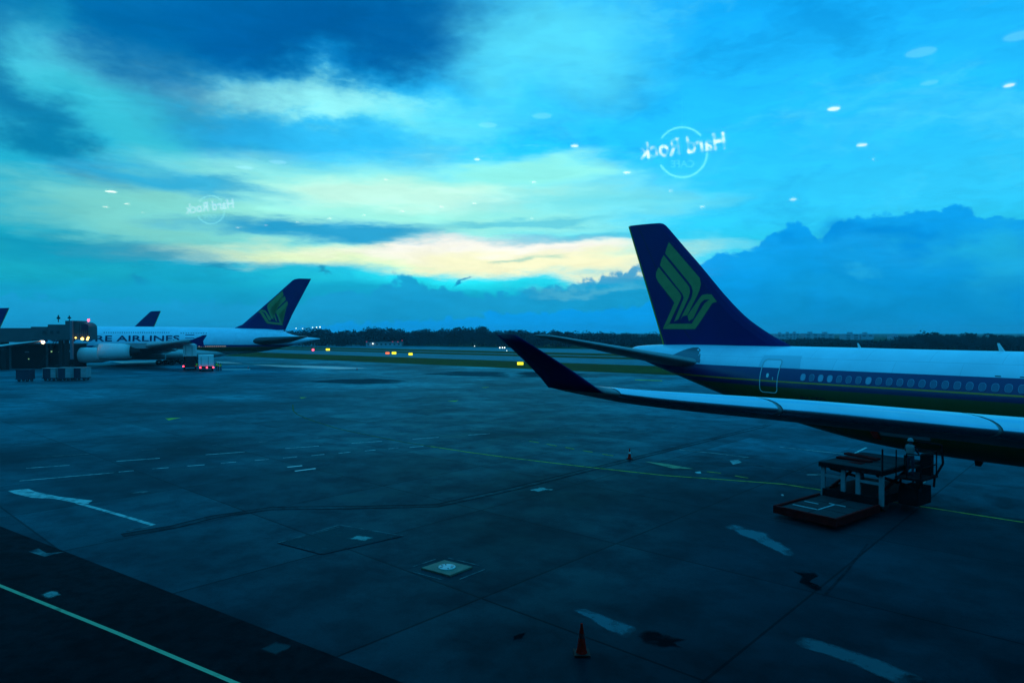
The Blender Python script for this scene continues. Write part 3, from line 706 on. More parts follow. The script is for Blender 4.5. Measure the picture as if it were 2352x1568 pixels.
def fuselage(parent, sect, m, n=44, step=1.0):
    xs = []; x = sect[0][0]
    while x < sect[-1][0]: xs.append(x); x += step
    xs.append(sect[-1][0]); xs = sorted(set(xs + [s[0] for s in sect]))
    rings = []
    for x in xs:
        t, b, w = interp(sect, x); c, h = (t + b) / 2, (t - b) / 2
        rings.append([Vector((x, math.cos(2 * math.pi * i / n) * w, c + math.sin(2 * math.pi * i / n) * h)) for i in range(n)])
    v, f = loft(rings); return obj('fuselage', v, f, m, parent, True)
def smooth_sect(s, k=6):
    """Catmull-Rom refinement of the section table"""
    out = []
    for i in range(len(s) - 1):
        p0, p1, p2, p3 = s[max(i - 1, 0)], s[i], s[i + 1], s[min(i + 2, len(s) - 1)]
        for j in range(k):
            t = j / k; q = []
            for a in range(1, len(p1)):
                def tan(u, w, z):
                    return (w[a] - u[a]) / (w[0] - u[0]) if w[0] != u[0] else 0
                m1, m2 = tan(p0, p2, 0), tan(p1, p3, 0); h = p2[0] - p1[0]
                q.append((2 * t ** 3 - 3 * t ** 2 + 1) * p1[a] + (t ** 3 - 2 * t ** 2 + t) * h * m1 + (-2 * t ** 3 + 3 * t ** 2) * p2[a] + (t ** 3 - t ** 2) * h * m2)
            out.append((p1[0] + (p2[0] - p1[0]) * t, *q))
    out.append(s[-1]); return out
AIR = [(1, .0), (.9, .018), (.7, .058), (.5, .088), (.3, .1), (.18, .093), (.1, .077), (.05, .058), (.02, .037), (.005, .018), (0, 0)]
def wing_ring(le, y, z, chord, tc, inc, thick=1.0):
    """aerofoil section, x forward; le = leading edge x"""
    up = [(c, t * tc / .2 * 1.15) for c, t in AIR]; dn = [(c, -t * tc / .2 * .85) for c, t in AIR[::-1][1:-1]]
    out = []
    for c, t in up + dn:
        dx, dz = -c * chord, t * chord * 2
        ci, si = math.cos(R(inc)), math.sin(R(inc))
        out.append(Vector((le + dx * ci, y, z + dz * ci + dx * si)))
    return out
def wing(name, parent, secs, side, m, sub=5):
    rings = []
    for s in smooth_sect(secs, sub) if sub else secs: rings.append(wing_ring(s[1], side * s[0], s[3], s[2], s[4], s[5]))
    v, f = loft(rings)
    if side > 0: f = [q[::-1] for q in f]
    return obj(name, v, f, m, parent, True)
def fin_loft(outline_le, outline_te, zs, h0, h1, c0, c1):
    rings = []
    for z in zs:
        le, te = interp(outline_le, z)[0], interp(outline_te, z)[0]; ch = le - te
        h = h0 + (h1 - h0) * (z - zs[0]) / (zs[-1] - zs[0])
        prof = [(0, .45), (.04, 1), (.3, 1), (.6, 1), (.88, 1), (.95, .7), (.985, .35), (1, .04)]
        pr = [(c, interp(prof, c)[0]) for c in sorted(set([c0, c1] + [p[0] for p in prof if c0 < p[0] < c1]))]
        rings.append([Vector((te + c * ch, -k * h, z)) for c, k in pr] + [Vector((te + c * ch, k * h, z)) for c, k in pr[::-1]])
    return loft(rings)
BIRD = [
    [(648, 378), (965, 738), (978, 800), (965, 862), (942, 915), (845, 1112), (800, 1122), (775, 1160), (800, 1100), (885, 935), (897, 872), (882, 820), (857, 785), (612, 492), (625, 440)],
    [(598, 508), (838, 797), (862, 832), (870, 880), (858, 930), (756, 1152), (712, 1178), (735, 1118), (797, 962), (807, 935), (792, 898), (562, 612), (575, 556)],
    [(548, 628), (768, 890), (783, 922), (773, 960), (703, 1112), (668, 1192), (600, 1250), (690, 1040), (712, 985), (690, 955), (545, 775), (522, 725), (525, 680)],
    [(600, 1250), (668, 1198), (878, 1196), (928, 1200), (925, 1250)],
    [(925, 1250), (890, 1196), (1018, 992), (1062, 958), (1142, 978), (1096, 990), (962, 1200)],
    [(960, 948), (990, 910), (1040, 900), (1085, 904), (1142, 976), (1096, 978), (1060, 952), (1012, 958), (978, 990), (905, 1145), (862, 1172), (846, 1116)]]
def emblem(parent, conv, ysurf, side, shrink=1.0):
    e = empty('emblem', (0, 0, 0)); e.parent = parent
    for k, pl in enumerate(BIRD):
        bm = bmesh.new(); vs = []
        gx, gy = sum(p[0] for p in pl) / len(pl), sum(p[1] for p in pl) / len(pl)
        for px in pl:
            if k < 3: px = (px[0] + (gx - px[0]) * (1 - shrink), px[1])
            x, z = conv(*px); vs.append(bm.verts.new((x, side * (ysurf(z) + .012), z)))
        fc = bm.faces.new(vs); bmesh.ops.triangulate(bm, faces=[fc])
        bm.normal_update()
        me = bpy.data.meshes.new('feather'); bm.to_mesh(me); bm.free(); me.materials.append(m_gold)
        o = bpy.data.objects.new('feather' if k < 3 else 'emblem_stroke', me); C.objects.link(o); o.parent = e
    return e

# ---- the near twin-jet
FA = Frame(19.12, 41.5, math.atan2(-.794, .607))
jet = empty('passenger_jet', FA.o, FA.ang)
tag(jet, 'nearest passenger jet, white over navy, shaded grey belly, gold bird on its tall navy tail', 'airliner')
SECT = smooth_sect([(-15.9, 7.02, 6.72, .08), (-15.3, 7.22, 6.42, .42), (-13.2, 7.38, 5.75, .98), (-10, 7.46, 4.85, 1.62), (-6, 7.44, 3.75, 2.3), (-2, 7.42, 2.75, 2.7), (2, 7.40, 2.05, 2.82), (6, 7.36, 1.74, 2.82), (12, 7.34, 1.70, 2.82), (30, 7.32, 1.70, 2.82), (38, 7.3, 1.72, 2.8), (43, 7.0, 1.95, 2.5), (46, 6.2, 2.5, 1.75), (47.6, 5.1, 3.2, .8), (48, 4.5, 3.8, .1)], 5)
fus = fuselage(jet, SECT, livery('jet_livery', [(0, (.045, .055, .008)), (4.98, (.006, .006, .08)), (5.26, GOLD), (5.36, (.006, .008, .12)), (6.13, WHITE)]))  # lowest stop is the grey belly with its shade painted in as olive
def surf(x, z, out=0.0):
    t, b, w = interp(SECT, x); c, h = (t + b) / 2, (t - b) / 2
    q = max(-1, min(1, (z - c) / h)); y = w * math.sqrt(max(0, 1 - q * q))
    n = Vector((0, y / (w * w), (z - c) / (h * h))).normalized()
    return Vector((x, -(y + n.y * out), z + n.z * out)), Vector((0, -n.y, n.z))
# cabin windows
def oval(rx, rz, n=14, k=1.0):
    pts = []
    for i in range(n):
        a = 2 * math.pi * i / n; c_, s_ = math.cos(a), math.sin(a)
        pts.append((abs(c_) ** .8 * math.copysign(rx, c_) * k, abs(s_) ** .8 * math.copysign(rz, s_) * k))
    return pts
mfr = mat('window_rim', (.26, .34, .48), .4); mshade = mat('window_blind', (.32, .44, .58), .25); mopen = mat('window_dark', (.05, .06, .09), .15)
def ring_mesh(name, o1, o2, m, d=.0):
    n = len(o1); v = [(a, 0, b) for a, b in o1] + [(a, -d, b) for a, b in o2]
    me = bpy.data.meshes.new(name); me.from_pydata(v, [], [(i, (i + 1) % n, n + (i + 1) % n, n + i) for i in range(n)]); me.materials.append(m); return me
def disc_mesh(name, o1, m, d=.0):
    me = bpy.data.meshes.new(name); me.from_pydata([(a, -d, b) for a, b in o1], [], [tuple(range(len(o1)))]); me.materials.append(m); return me
me_rim = ring_mesh('window', oval(.165, .225), oval(.14, .2), mfr, .012)
me_pane = [disc_mesh('pane', oval(.142, .202), mm, .006) for mm in (mshade, mat('window_blind_dim', (.10, .17, .27), .2))]
def cab_windows(parent, x0, pitch, n, z, lit=None):
    for i in range(n):
        x = x0 + pitch * i
        if 18.5 < x < 20: continue
        p, nr = surf(x, z, .006)
        w = bpy.data.objects.new('window', me_rim); C.objects.link(w); w.parent = parent
        w.matrix_local = Matrix.Translation(p) @ Matrix.Rotation(math.atan2(nr.z, -nr.y), 4, 'X').inverted()
        g = bpy.data.objects.new('pane', me_pane[0 if i in (0, 2, 7, 3) else (1 if i % 3 else 1)]); C.objects.link(g); g.parent = w
cab_windows(jet, 0.0, .533, 34, 5.67)
# aft door: outline of bright sealant strip, panel slightly proud, little window, handle
dx0, _ = FA.local(1742, 880, -2.75); dx1, _ = FA.local(1785, 880, -2.75)
zlo, zhi = 4.62, 6.65
dp = []
rr = .22
for cx_, cz_, a0 in ((dx0 + rr, zlo + rr, 180), (dx1 - rr, zlo + rr, 270), (dx1 - rr, zhi - rr, 0), (dx0 + rr, zhi - rr, 90)):
    for k in range(5): dp.append((cx_ + rr * math.cos(R(a0 + k * 22.5)), cz_ + rr * math.sin(R(a0 + k * 22.5))))
dense = []
for a, b_ in zip(dp, dp[1:] + dp[:1]):
    n_ = max(1, int(math.hypot(a[0] - b_[0], a[1] - b_[1]) / .15))
    for k in range(n_): dense.append((a[0] + (b_[0] - a[0]) * k / n_, a[1] + (b_[1] - a[1]) * k / n_))
door = None
cxm, czm = (dx0 + dx1) / 2, (zlo + zhi) / 2
def inset(p, d): 
    v = Vector((p[0] - cxm, p[1] - czm)); return (cxm + v.x * (1 - d / abs(dx1 - dx0) * 2), czm + v.y * (1 - d / (zhi - zlo) * 2))
rows = [k / 10 for k in range(11)]
# door leaf as a grid laid on the hull
gv, gf = [], []
for i in range(7):
    for j in range(13):
        x = dx0 + .05 + (dx1 - dx0 - .1) * i / 6; z = zlo + .05 + (zhi - zlo - .1) * j / 12
        gv.append(surf(x, z, .008)[0])
for i in range(6):
    for j in range(12): gf.append((i * 13 + j, i * 13 + j + 1, (i + 1) * 13 + j + 1, (i + 1) * 13 + j))
door = obj('door', gv, gf, fus.data.materials[0], jet, True)
sv, n_ = [], len(dense)
for p in dense: sv.append(surf(*p, .02)[0])
for p in dense: sv.append(surf(*inset(p, .05), .02)[0])
obj('door_frame', sv, [(i, (i + 1) % n_, n_ + (i + 1) % n_, n_ + i) for i in range(n_)], livery('door_seal', [(0, (.75, .76, .77)), (6.13, (.42, .46, .5))]), door)
p, nr = surf(cxm - .1, 5.67, .02)
w = bpy.data.objects.new('door_window', disc_mesh('door_window', oval(.09, .14), m_whitep)); C.objects.link(w); w.parent = door
w.matrix_local = Matrix.Translation(p) @ Matrix.Rotation(math.atan2(nr.z, -nr.y), 4, 'X').inverted()
p, nr = surf(cxm + .28, 5.5, .02); mb = MB(); mb.box((-.025, -.02, -.09), (.025, .02, .09), M=Matrix.Translation(p)); mb.build('handle', m_whitep, door)
# bare scuff plate over and behind the door head
gv, gf = [], []
for i in range(9):
    for j in range(6):
        t_ = j / 5; gv.append(surf(dx0 - .25 + (dx1 - dx0 + 1.5) * i / 8 - (.0 if i < 8 else .25 * t_), 6.16 + .72 * t_, .003)[0])
for i in range(8):
    for j in range(5): gf.append((i * 6 + j, i * 6 + j + 1, (i + 1) * 6 + j + 1, (i + 1) * 6 + j))
obj('scuff_plate', gv, gf, mat('scuff_paint', (.42, .60, .72), .35), jet, True)
# registration on the belly
tv, tf = text_mesh('9V-STQ', .01); wt_ = max(q.x for q in tv)
x0, z0 = FA.local(1836, 916, -2.8); x1, _ = FA.local(1896, 916, -2.8)
obj('registration_lettering', [surf(x0 + (x1 - x0) * q.x / wt_, 4.28 + q.y * .42, .012)[0] for q in tv], tf, mat('registration_paint', (.02, .02, .03), .5), jet)
# small roof mark and cargo door panels
mb = MB()
for xx in (9.6, 10.6):
    a, _ = surf(xx, 6.2, .01); mb.box((-.12, -.01, -.02), (.12, .01, .02), M=Matrix.Translation(a))
tag(mb.build('door_hinge_marks', m_dark, jet), kind='stuff')
# dorsal antennas
for (px0, px1, pyb, ht) in ((1969, 1979, 794.5, 12.0), (2290, 2310, 803, 18.0)):
    xa, _ = FA.local(px0, pyb, 0); xb, zb = FA.local(px1, pyb, 0)
    t_, _, _ = interp(SECT, xb); h = ht / 40 * .9
    mb = MB(); mb.add([(xa, -.02, t_ + h), (xa, .02, t_ + h), (xb, .03, t_ - .05), (xb, -.03, t_ - .05), (xa + (xb - xa) * .25, -.02, t_ + h), (xa + (xb - xa) * .25, .02, t_ + h), (xa + (xb - xa) * .3, .03, t_ - .05), (xa + (xb - xa) * .3, -.03, t_ - .05)],
                      [(0, 1, 5, 4), (0, 4, 3, 7), (1, 6, 2, 5), (4, 5, 2, 3), (0, 7, 6, 1), (7, 3, 2, 6)])
    mb.build('blade_antenna', m_whitep, jet)
# red panel and pale hatch on the belly
for nm, (a, b_, c_, d_), mm in (('red_panel', (1990, 2009, 984, 1012), mat('red_cover', (1, .02, .015), .6)), ('pale_hatch', (2013, 2130, 984, 1014), mat('hatch_paint', (.2, .24, .28), .4))):
    xa, za = FA.local(a, c_, -2.6); xb, zb = FA.local(b_, d_, -2.6)
    g_ = []
    for i in range(5):
        for j in range(5): g_.append(surf(xa + (xb - xa) * i / 4, za + (zb - za) * j / 4, .015)[0])
    obj(nm, g_, [(i * 5 + j, (i + 1) * 5 + j, (i + 1) * 5 + j + 1, i * 5 + j + 1) for i in range(4) for j in range(4)], mm, jet, True)
# tail fin
def c4px(x, y): return ((1480 + x / 4.126) * .9408, (500 + y / 4.126) * .9408)
def finconv(x, y): return FA.local(*c4px(x, y), 0)
le = sorted([(z, x) for x, z in (finconv(*p) for p in ((246, 214), (300, 207), (400, 195), (500, 186), (540, 184), (575, 190), (600, 207), (625, 232), (780, 415), (935, 592), (1180, 890), (1300, 1022), (1420, 1140), (1560, 1243), (1700, 1332), (1830, 1398), (1900, 1420)))])
te = sorted([(z, x) for x, z in (finconv(*p) for p in ((237, 215), (540, 1210), (590, 1378), (600, 1420)))])
zt = finconv(237, 215)[1]; zb = 7.30
zs = [zb + (zt - zb) * k / 26 for k in range(25)] + [zb + (zt - zb) * k for k in (.945, .957, .967, .976, .984, .99, .995, 1)]
zs = sorted(set(zs))
v, f = fin_loft(le, te, zs, .36, .14, .285, 1); obj('tail_fin', v, f, m_navy, jet)
v, f = fin_loft(le, te, zs[:-1], .36, .14, 0, .282); rud = obj('rudder', v, f, m_navy, jet)
mb = MB()
for a, b_ in zip(zs[:-2], zs[1:-1]):
    xa, xb = interp(te, a)[0], interp(te, b_)[0]
    mb.add([(xa - .10, -.17 + .1 * (a - zb) / 9.5, a), (xa + .03, -.19 + .1 * (a - zb) / 9.5, a), (xb + .03, -.19 + .1 * (b_ - zb) / 9.5, b_), (xb - .10, -.17 + .1 * (b_ - zb) / 9.5, b_),
            (xa - .10, .17 - .1 * (a - zb) / 9.5, a), (xa + .03, .19 - .1 * (a - zb) / 9.5, a), (xb + .03, .19 - .1 * (b_ - zb) / 9.5, b_), (xb - .10, .17 - .1 * (b_ - zb) / 9.5, b_)],
           [(0, 1, 2, 3), (4, 7, 6, 5), (0, 3, 7, 4), (0, 4, 5, 1), (3, 2, 6, 7)])
mb.build('trailing_edge_strip', m_edge, rud)
def ys(z): return .36 + (.14 - .36) * (z - zb) / (zt - zb)
emblem(jet, finconv, ys, -1)
mb = MB()
for a, b_ in zip(zs[1:-3], zs[2:-2]):
    for sd in (-1, 1):
        xa = interp(te, a)[0]; xb = interp(te, b_)[0]; xa += (interp(le, a)[0] - xa) * .283; xb += (interp(le, b_)[0] - xb) * .283
        mb.add([(xa - .025, sd * (ys(a) + .004), a), (xa + .025, sd * (ys(a) + .004), a), (xb + .025, sd * (ys(b_) + .004), b_), (xb - .025, sd * (ys(b_) + .004), b_)], [(0, 1, 2, 3)])
tag(mb.build('hinge_line', m_dark, rud), kind='stuff')
# tailplanes
xr_, zr_ = FA.local(1606, 829, -1.75); xt2, zt2 = FA.local(1240, 772.5, -9.4); xt3, zt3 = FA.local(1225, 770, -9.75)
TP = [(.9, xr_ + .75, 5.6, zr_ - .28, .07, 0), (1.75, xr_, 5.2, zr_ - .12, .065, 0), (9.4, xt2 + 1.9, 2.1, zt2 - .04, .05, 0), (9.75, xt3 + 1.3, 1.3, zt3, .05, 0)]
for sd in (-1, 1):
    tp = wing('tailplane', jet, TP, sd, m_wing, 0)
# plate where the tailplane meets the hull
g_ = []
def c2(x, y): return ((1180 + x / 2.94) * .9408, (780 + y / 2.94) * .9408)
prof = []
for cx2, ct, cb in ((1557, 292, 312), (1540, 250, 308), (1515, 216, 304), (1480, 200, 298), (1440, 202, 290), (1400, 216, 284), (1365, 234, 276), (1330, 252, 268)):
    xa, za = FA.local(*c2(cx2, cb), -1.9); xb, zb2 = FA.local(*c2(cx2, ct), -1.6); prof.append((xa, za, zb2))
for x, za, zb2 in prof:
    for j in range(6): g_.append(surf(x, za + (zb2 - za) * j / 5, .012)[0])
obj('scrub_plate', g_, [(i * 6 + j, (i + 1) * 6 + j, (i + 1) * 6 + j + 1, i * 6 + j + 1) for i in range(len(prof) - 1) for j in range(5)], mat('bare_plate', (.14, .16, .2), .35, metal=.5), jet, True)
# wing
SRC = .9408
xt, zt_ = FA.local(1476 * SRC, 958 * SRC, -29.6)
top_line = [(1476, 958), (1700, 975), (1980, 996), (2100, 1006), (2500, 1042), (2700, 1062)]
def wing_le(L): return xt + (29.6 - L) * .62
def wing_top(L):
    x = wing_le(L); px, _ = proj(FA.world(x, -L, 6)); px /= SRC
    py = interp(top_line, px)[0]
    r = ray(px * SRC, py * SRC); q = FA.world(x, -L, 0); t = q.y / r.y; return EYE + r.z * t
secs = []
for L, ch, tc, inc in ((2.0, 10.6, .12, 4), (9.4, 7.6, .105, 3), (15, 5.9, .09, 2.4), (21, 4.5, .08, 2.0), (25, 3.65, .076, 1.6), (28.2, 2.7, .07, 1.2), (29.6, 0, .06, 0)):
    z_ = wing_top(max(L, 20.0)) - (max(20.0 - L, 0)) * .105 - tc * .42 * ch
    if L == 29.6:
        xc_, zc_ = FA.local(1252, 890.5, -29.75); ch = xt - xc_; inc = math.degrees(math.atan2(z_ - zc_, ch))
    secs.append((L, wing_le(L), ch, z_, tc, inc))
slat_rng = [(29.3, 26.2), (26.1, 21.6), (21.5, 15.5), (15.4, 10.2), (8.6, 3.6)]
S2 = smooth_sect(secs, 5)
def slat(side, La, Lb):
    rings = []
    for k in range(9):
        L = La + (Lb - La) * k / 8; lx, ch, z, tc, inc = interp(S2, L)
        full = wing_ring(lx + .012, side * L, z, ch, tc * 1.02, inc)
        # nose part of the section: upper surface back to 14 % and lower to 8 %
        up = [p for p, (c, t) in zip(full[:11], AIR) if c <= .19]; dn = [p for p, (c, t) in zip(full[11:], AIR[::-1][1:-1]) if c <= .05]
        rings.append(up + dn)
    v, f = loft(rings, closed=False, cap=False)
    if side > 0: f = [q[::-1] for q in f]
    v = [p + Vector((.01, 0, .008)) for p in v]
    return obj('slat', v, f, m_slat, w, True)
for sd in (-1, 1):
    w = wing('wing', jet, secs, sd, m_wing, 5)
    for a, b_ in slat_rng: slat(sd, a, b_)
    # winglet: swept blade standing on the tip
    lx, ch, z, tc, inc = interp(S2, 29.6)
    def wl_pt(dx, dy, lat):
        xx, zz = FA.local(dx, dy, -lat); return xx, zz
    xa, za = wl_pt(1143, 768.5, 30.35); xb, zb_ = wl_pt(1187, 768.5, 30.35)
    xc, zc = wl_pt(1252, 890.5, 29.75); xd, zd = wl_pt(1388, 902.5, 29.62)
    rings = []
    for k in range(7):
        t = k / 6; xl, zl, xr_, zr = xd + (xb - xd) * t, zd + (zb_ - zd) * t, xc + (xa - xc) * t, zc + (za - zc) * t
        yy = 29.64 + .75 * t ** 1.3; c_ = xl - xr_
        ring = []
        for c, h in [(1, .0), (.7, .03), (.35, .048), (.1, .035), (.03, .018), (0, 0)]: ring.append(Vector((xl - c * c_, sd * (yy + h * 1.6 * (1 - t * .4)), zl + (zr - zl) * c)))
        for c, h in [(.03, .018), (.1, .035), (.35, .048), (.7, .03)]: ring.append(Vector((xl - c * c_, sd * (yy - h * 1.6 * (1 - t * .4)), zl + (zr - zl) * c)))
        rings.append(ring)
    v, f = loft(rings); obj('winglet', v, f, m_navy, jet, True)
    # tip fairing below the winglet, light housing, static wick
    lx2, ch2, z2, tc2, inc2 = interp(S2, 28.9)
    mb = MB(); mb.lathe([(0, .03), (.05, .06), (.5, .06), (.55, .03)], (lx2 - .01, sd * 28.6, z2 - .01), (-.3, sd * .9, .1), 12); mb.build('light_housing', m_dark, w, True)
    for L, off in ((24.6, .05),):
        q = interp(S2, L); mb = MB(); mb.tube((q[0] - q[1] + .05, sd * L, q[2] - .05 * q[1] * .9), (q[0] - q[1] - .22, sd * L, q[2] - .05 * q[1] - .02), .012, 5); mb.build('static_wick', m_whitep, w)
    # engine with pylon
    ql = interp(S2, 9.4); ex = ql[0]
    mb = MB(); mb.lathe([(2.6, 1.1), (3.4, 1.28), (3.5, 1.4), (3.3, 1.5), (1.8, 1.6), (-.5, 1.5), (-1.6, 1.2), (-1.5, 1.05)], (ex, sd * 9.4, ql[2] - 1.75), (1, 0, 0), 28)
    en = mb.build('engine', m_whitep, w, True)
    mb = MB(); mb.lathe([(-1.5, .75), (-2.8, .42), (-3.4, .05)], (ex, sd * 9.4, ql[2] - 1.75), (1, 0, 0), 18); mb.build('exhaust_cone', m_alloy, en, True)
    mb = MB(); mb.lathe([(2.7, .01), (2.65, 1.12)], (ex, sd * 9.4, ql[2] - 1.75), (1, 0, 0), 28); mb.build('fan', m_dark, en)
    mb = MB(); mb.box((ex - 4.5, sd * 9.4 - .2, ql[2] - .95), (ex + 1.2, sd * 9.4 + .2, ql[2] + .1)); mb.build('pylon', m_whitep, w)
def gear(parent, x, y, top, n, r, wid):
    mb = MB(); mb.tube((x, y, r), (x, y, top), .16, 10); g = mb.build('landing_gear', m_alloy, parent)
    for ix in range(n):
        for s_ in (-1, 1):
            mb = MB(); cx_ = x + (ix - (n - 1) / 2) * r * 2.15
            mb.lathe([(-wid, r * .5), (-wid, r * .9), (-wid * .7, r), (wid * .7, r), (wid, r * .9), (wid, r * .5), (wid * .3, r * .4), (-wid * .3, r * .4), (-wid, r * .5)], (cx_, y + s_ * wid * 2.2, r), (0, 1, 0), 18)
            mb.tube((cx_, y, r), (cx_, y + s_ * wid * 2.2, r), .08, 6); mb.build('wheel', m_black, g, True)
gear(jet, 16, -5.3, 3.4, 2, .68, .24); gear(jet, 16, 5.3, 3.4, 2, .68, .24); gear(jet, 41, 0, 2.6, 1, .52, .18)
mb = MB(); xx, zz = FA.local(2248, 1068, 0); mb.add([(xx - .2, -.03, 1.72), (xx + .25, -.03, 1.72), (xx + .1, -.02, 1.4), (xx - .15, -.02, 1.4), (xx - .2, .03, 1.72), (xx + .25, .03, 1.72), (xx + .1, .02, 1.4), (xx - .15, .02, 1.4)], [(0, 1, 2, 3), (4, 7, 6, 5), (3, 2, 6, 7), (0, 3, 7, 4), (1, 5, 6, 2)])
mb.build('belly_antenna', m_dark, jet)

# ---- other aircraft of the same build, far off
SKIP = ('window', 'door', 'scuff_plate', 'registration_lettering', 'door_hinge_marks', 'red_panel', 'pale_hatch', 'winglet', 'scrub_plate', 'belly_antenna', 'blade_antenna')
def far_jet(dx, dy, ang, label, zfin=zt):
    """place a copy so that its fin tip shows at the photo point"""
    r = ray(dx, dy); t = (zfin - EYE) / r.z; tip = Vector((r.x * t, r.y * t, 0))
    xf = interp(te, zt)[0]; c = copy_tree(jet, skip=SKIP)
    f_ = Vector((math.cos(ang), math.sin(ang), 0)); c.location = tip - f_ * xf; c.rotation_euler = (0, 0, ang)
    tag(c, label, 'airliner'); return c
far_jet(369, 714, math.pi + R(17), 'distant passenger jet showing only its dark tail fin above the white double-decker')
far_jet(21, 707, math.pi + R(22), 'distant passenger jet with its dark tail fin cut by the picture edge')
c = copy_tree(jet, skip=SKIP); ang = R(100)
f_ = Vector((math.cos(ang), math.sin(ang), 0)); l_ = Vector((-math.sin(ang), math.cos(ang), 0))
tipw = P(95, 775, 118); c.location = Vector((tipw.x, tipw.y, 0)) - f_ * (xt - 1.0) + l_ * 29.6; c.rotation_euler = (0, 0, ang)
tag(c, 'passenger jet whose pale wing with a glowing tip lamp reaches in behind the boarding bridge', 'airliner')
m_glow = mat('lamp_glow', (1, .8, .6), .5, emit=(1, .55, .25), estr=14)
mb = MB(); mb.lathe([(-.28, .001), (-.2, .18), (0, .26), (.2, .2), (.3, .001)], (xt - .9, -29.8, zt_ - .25), (1, 0, 0), 12); o = mb.build('wingtip_lamp', m_glow, c, True)

# ---- the double-decker
def big_local(dx, dy, lat): return FB.local(dx, dy, lat)
Y0 = 192.0; al = R(16)
FB = Frame((713 - CX) / FPX * Y0, Y0, math.pi + al)
# port side must face the camera
big = empty('double_decker_jet', FB.o, FB.ang)
tag(big, 'huge white double-decker airliner with gold bird tail parked across the apron behind the bridge', 'airliner')
BS = smooth_sect([(-2.6, 6.75, 6.55, .1), (-1, 6.95, 6.2, .5), (2, 7.25, 5.5, 1.0), (5, 7.9, 4.8, 1.6), (8, 9.0, 4.1, 2.3), (11, 9.42, 3.5, 2.7), (15, 9.55, 2.9, 3.1), (24, 9.75, 2.2, 3.5), (32, 9.9, 2.0, 3.57), (46, 10.0, 2.0, 3.57), (60, 10.0, 2.0, 3.57), (65, 9.75, 2.3, 3.3), (69, 8.6, 3.0, 2.5), (72, 6.7, 4.0, 1.2), (73.2, 5.6, 4.8, .15)], 4)
bf = fuselage(big, BS, livery('big_livery', [(0, (.33, .34, .35)), (3.35, (.06, .07, .012)), (4.4, NAVY), (4.5, GOLD), (4.56, NAVY), (5.08, WHITE)]))
def bsurf(x, z, out=.01):
    t, b, w = interp(BS, x); c, h = (t + b) / 2, (t - b) / 2; q = max(-1, min(1, (z - c) / h))
    return Vector((x, w * math.sqrt(max(0, 1 - q * q)) + out, z))
def c8(x, y): return ((400 + x / 5.227) * SRC, (660 + y / 5.227) * SRC)
def c7(x, y): return ((150 + x / 5.227) * SRC, (660 + y / 5.227) * SRC)
def bfin(x, y): return FB.local(*c8(x, y), 0)
ble = sorted([(z, x) for x, z in (bfin(*p) for p in ((860, 742), (930, 722), (985, 705), (1200, 520), (1400, 345), (1620, 147), (1655, 118), (1690, 106), (1720, 104)))])
bte = sorted([(z, x) for x, z in (bfin(*p) for p in ((1880, 108), (1640, 560), (1560, 738), (1550, 760)))])
bzt = bfin(1720, 104)[1]; bzb = 9.15
bz = [bzb + (bzt - bzb) * k / 20 for k in range(20)] + [bzb + (bzt - bzb) * k for k in (.965, .985, 1)]; bz = sorted(set(bz))
v, f = fin_loft(ble, bte, bz, .55, .2, .27, 1); obj('tail_fin', v, f, m_navy, big)
v, f = fin_loft(ble, bte, bz, .55, .2, 0, .268); obj('rudder', v, f, m_navy, big)
# emblem: same bird, mirrored, fitted between two anchor points
ax = bfin(1530, 260); bx = bfin(1520, 700)        # feather tip, heel
s1, s2 = finconv(648, 378), finconv(600, 1250)
nose_b = bfin(1205, 535); beak = finconv(1142, 978)
def bconv(x, y):
    px, pz = finconv(x, y)
    # affine through the three anchors
    (x1, z1), (x2, z2), (x3, z3) = s1, s2, beak; d_ = (x2 - x1) * (z3 - z1) - (x3 - x1) * (z2 - z1)
    u = ((px - x1) * (z3 - z1) - (x3 - x1) * (pz - z1)) / d_; v_ = ((x2 - x1) * (pz - z1) - (px - x1) * (z2 - z1)) / d_
    return (ax[0] + (bx[0] - ax[0]) * u + (nose_b[0] - ax[0]) * v_, ax[1] + (bx[1] - ax[1]) * u + (nose_b[1] - ax[1]) * v_)
emblem(big, bconv, lambda z: .55 + (.2 - .55) * (z - bzb) / (bzt - bzb) + .02, 1, .86)
# big lettering
tv, tf = text_mesh('SINGAPORE AIRLINES', .012); full_w = max(q.x for q in tv); left_w = max(q.x for q in text_mesh('SINGAPO', .012)[0]) + .08
xr0, _ = FB.local(*c7(432, 845), 3.4); xr1, _ = FB.local(*c7(1508, 855), 3.4)
k_ = (xr0 - xr1) / (full_w - left_w)
obj('airline_lettering', [bsurf(xr1 + (full_w - q.x) * k_, 6.2 + q.y * 1.5 / .72, .14) for q in tv], tf, mat('lettering_navy', (.012, .014, .07), .5), big)
mew = disc_mesh('window', oval(.14, .2, 8), mat('far_window', (.03, .035, .06), .2)); mew_l = disc_mesh('window', oval(.14, .17, 8), mat('lit_window', (.6, .5, .4), .3, emit=(1, .62, .4), estr=.35))
def bwin(x, z, me):
    w = bpy.data.objects.new('window', me); C.objects.link(w); w.parent = big; w.location = bsurf(x, z, .02); w.rotation_euler = (0, 0, math.pi)
x0, _ = FB.local(*c7(545, 775), 3.0); x1, _ = FB.local(*c7(1370, 790), 3.0)
for i in range(30): bwin(x0 + (x1 - x0) * i / 29, 8.36, mew)
x0, _ = FB.local(*c8(220, 800), 3.0); x1, _ = FB.local(*c8(540, 805), 3.0)
for i in range(11): bwin(x0 + (x1 - x0) * i / 10, 8.2, mew)
x0, _ = FB.local(*c8(450, 945), 3.5); x1, _ = FB.local(*c8(780, 950), 3.4)
for i in range(13): bwin(x0 + (x1 - x0) * i / 12, 4.78, mew_l)
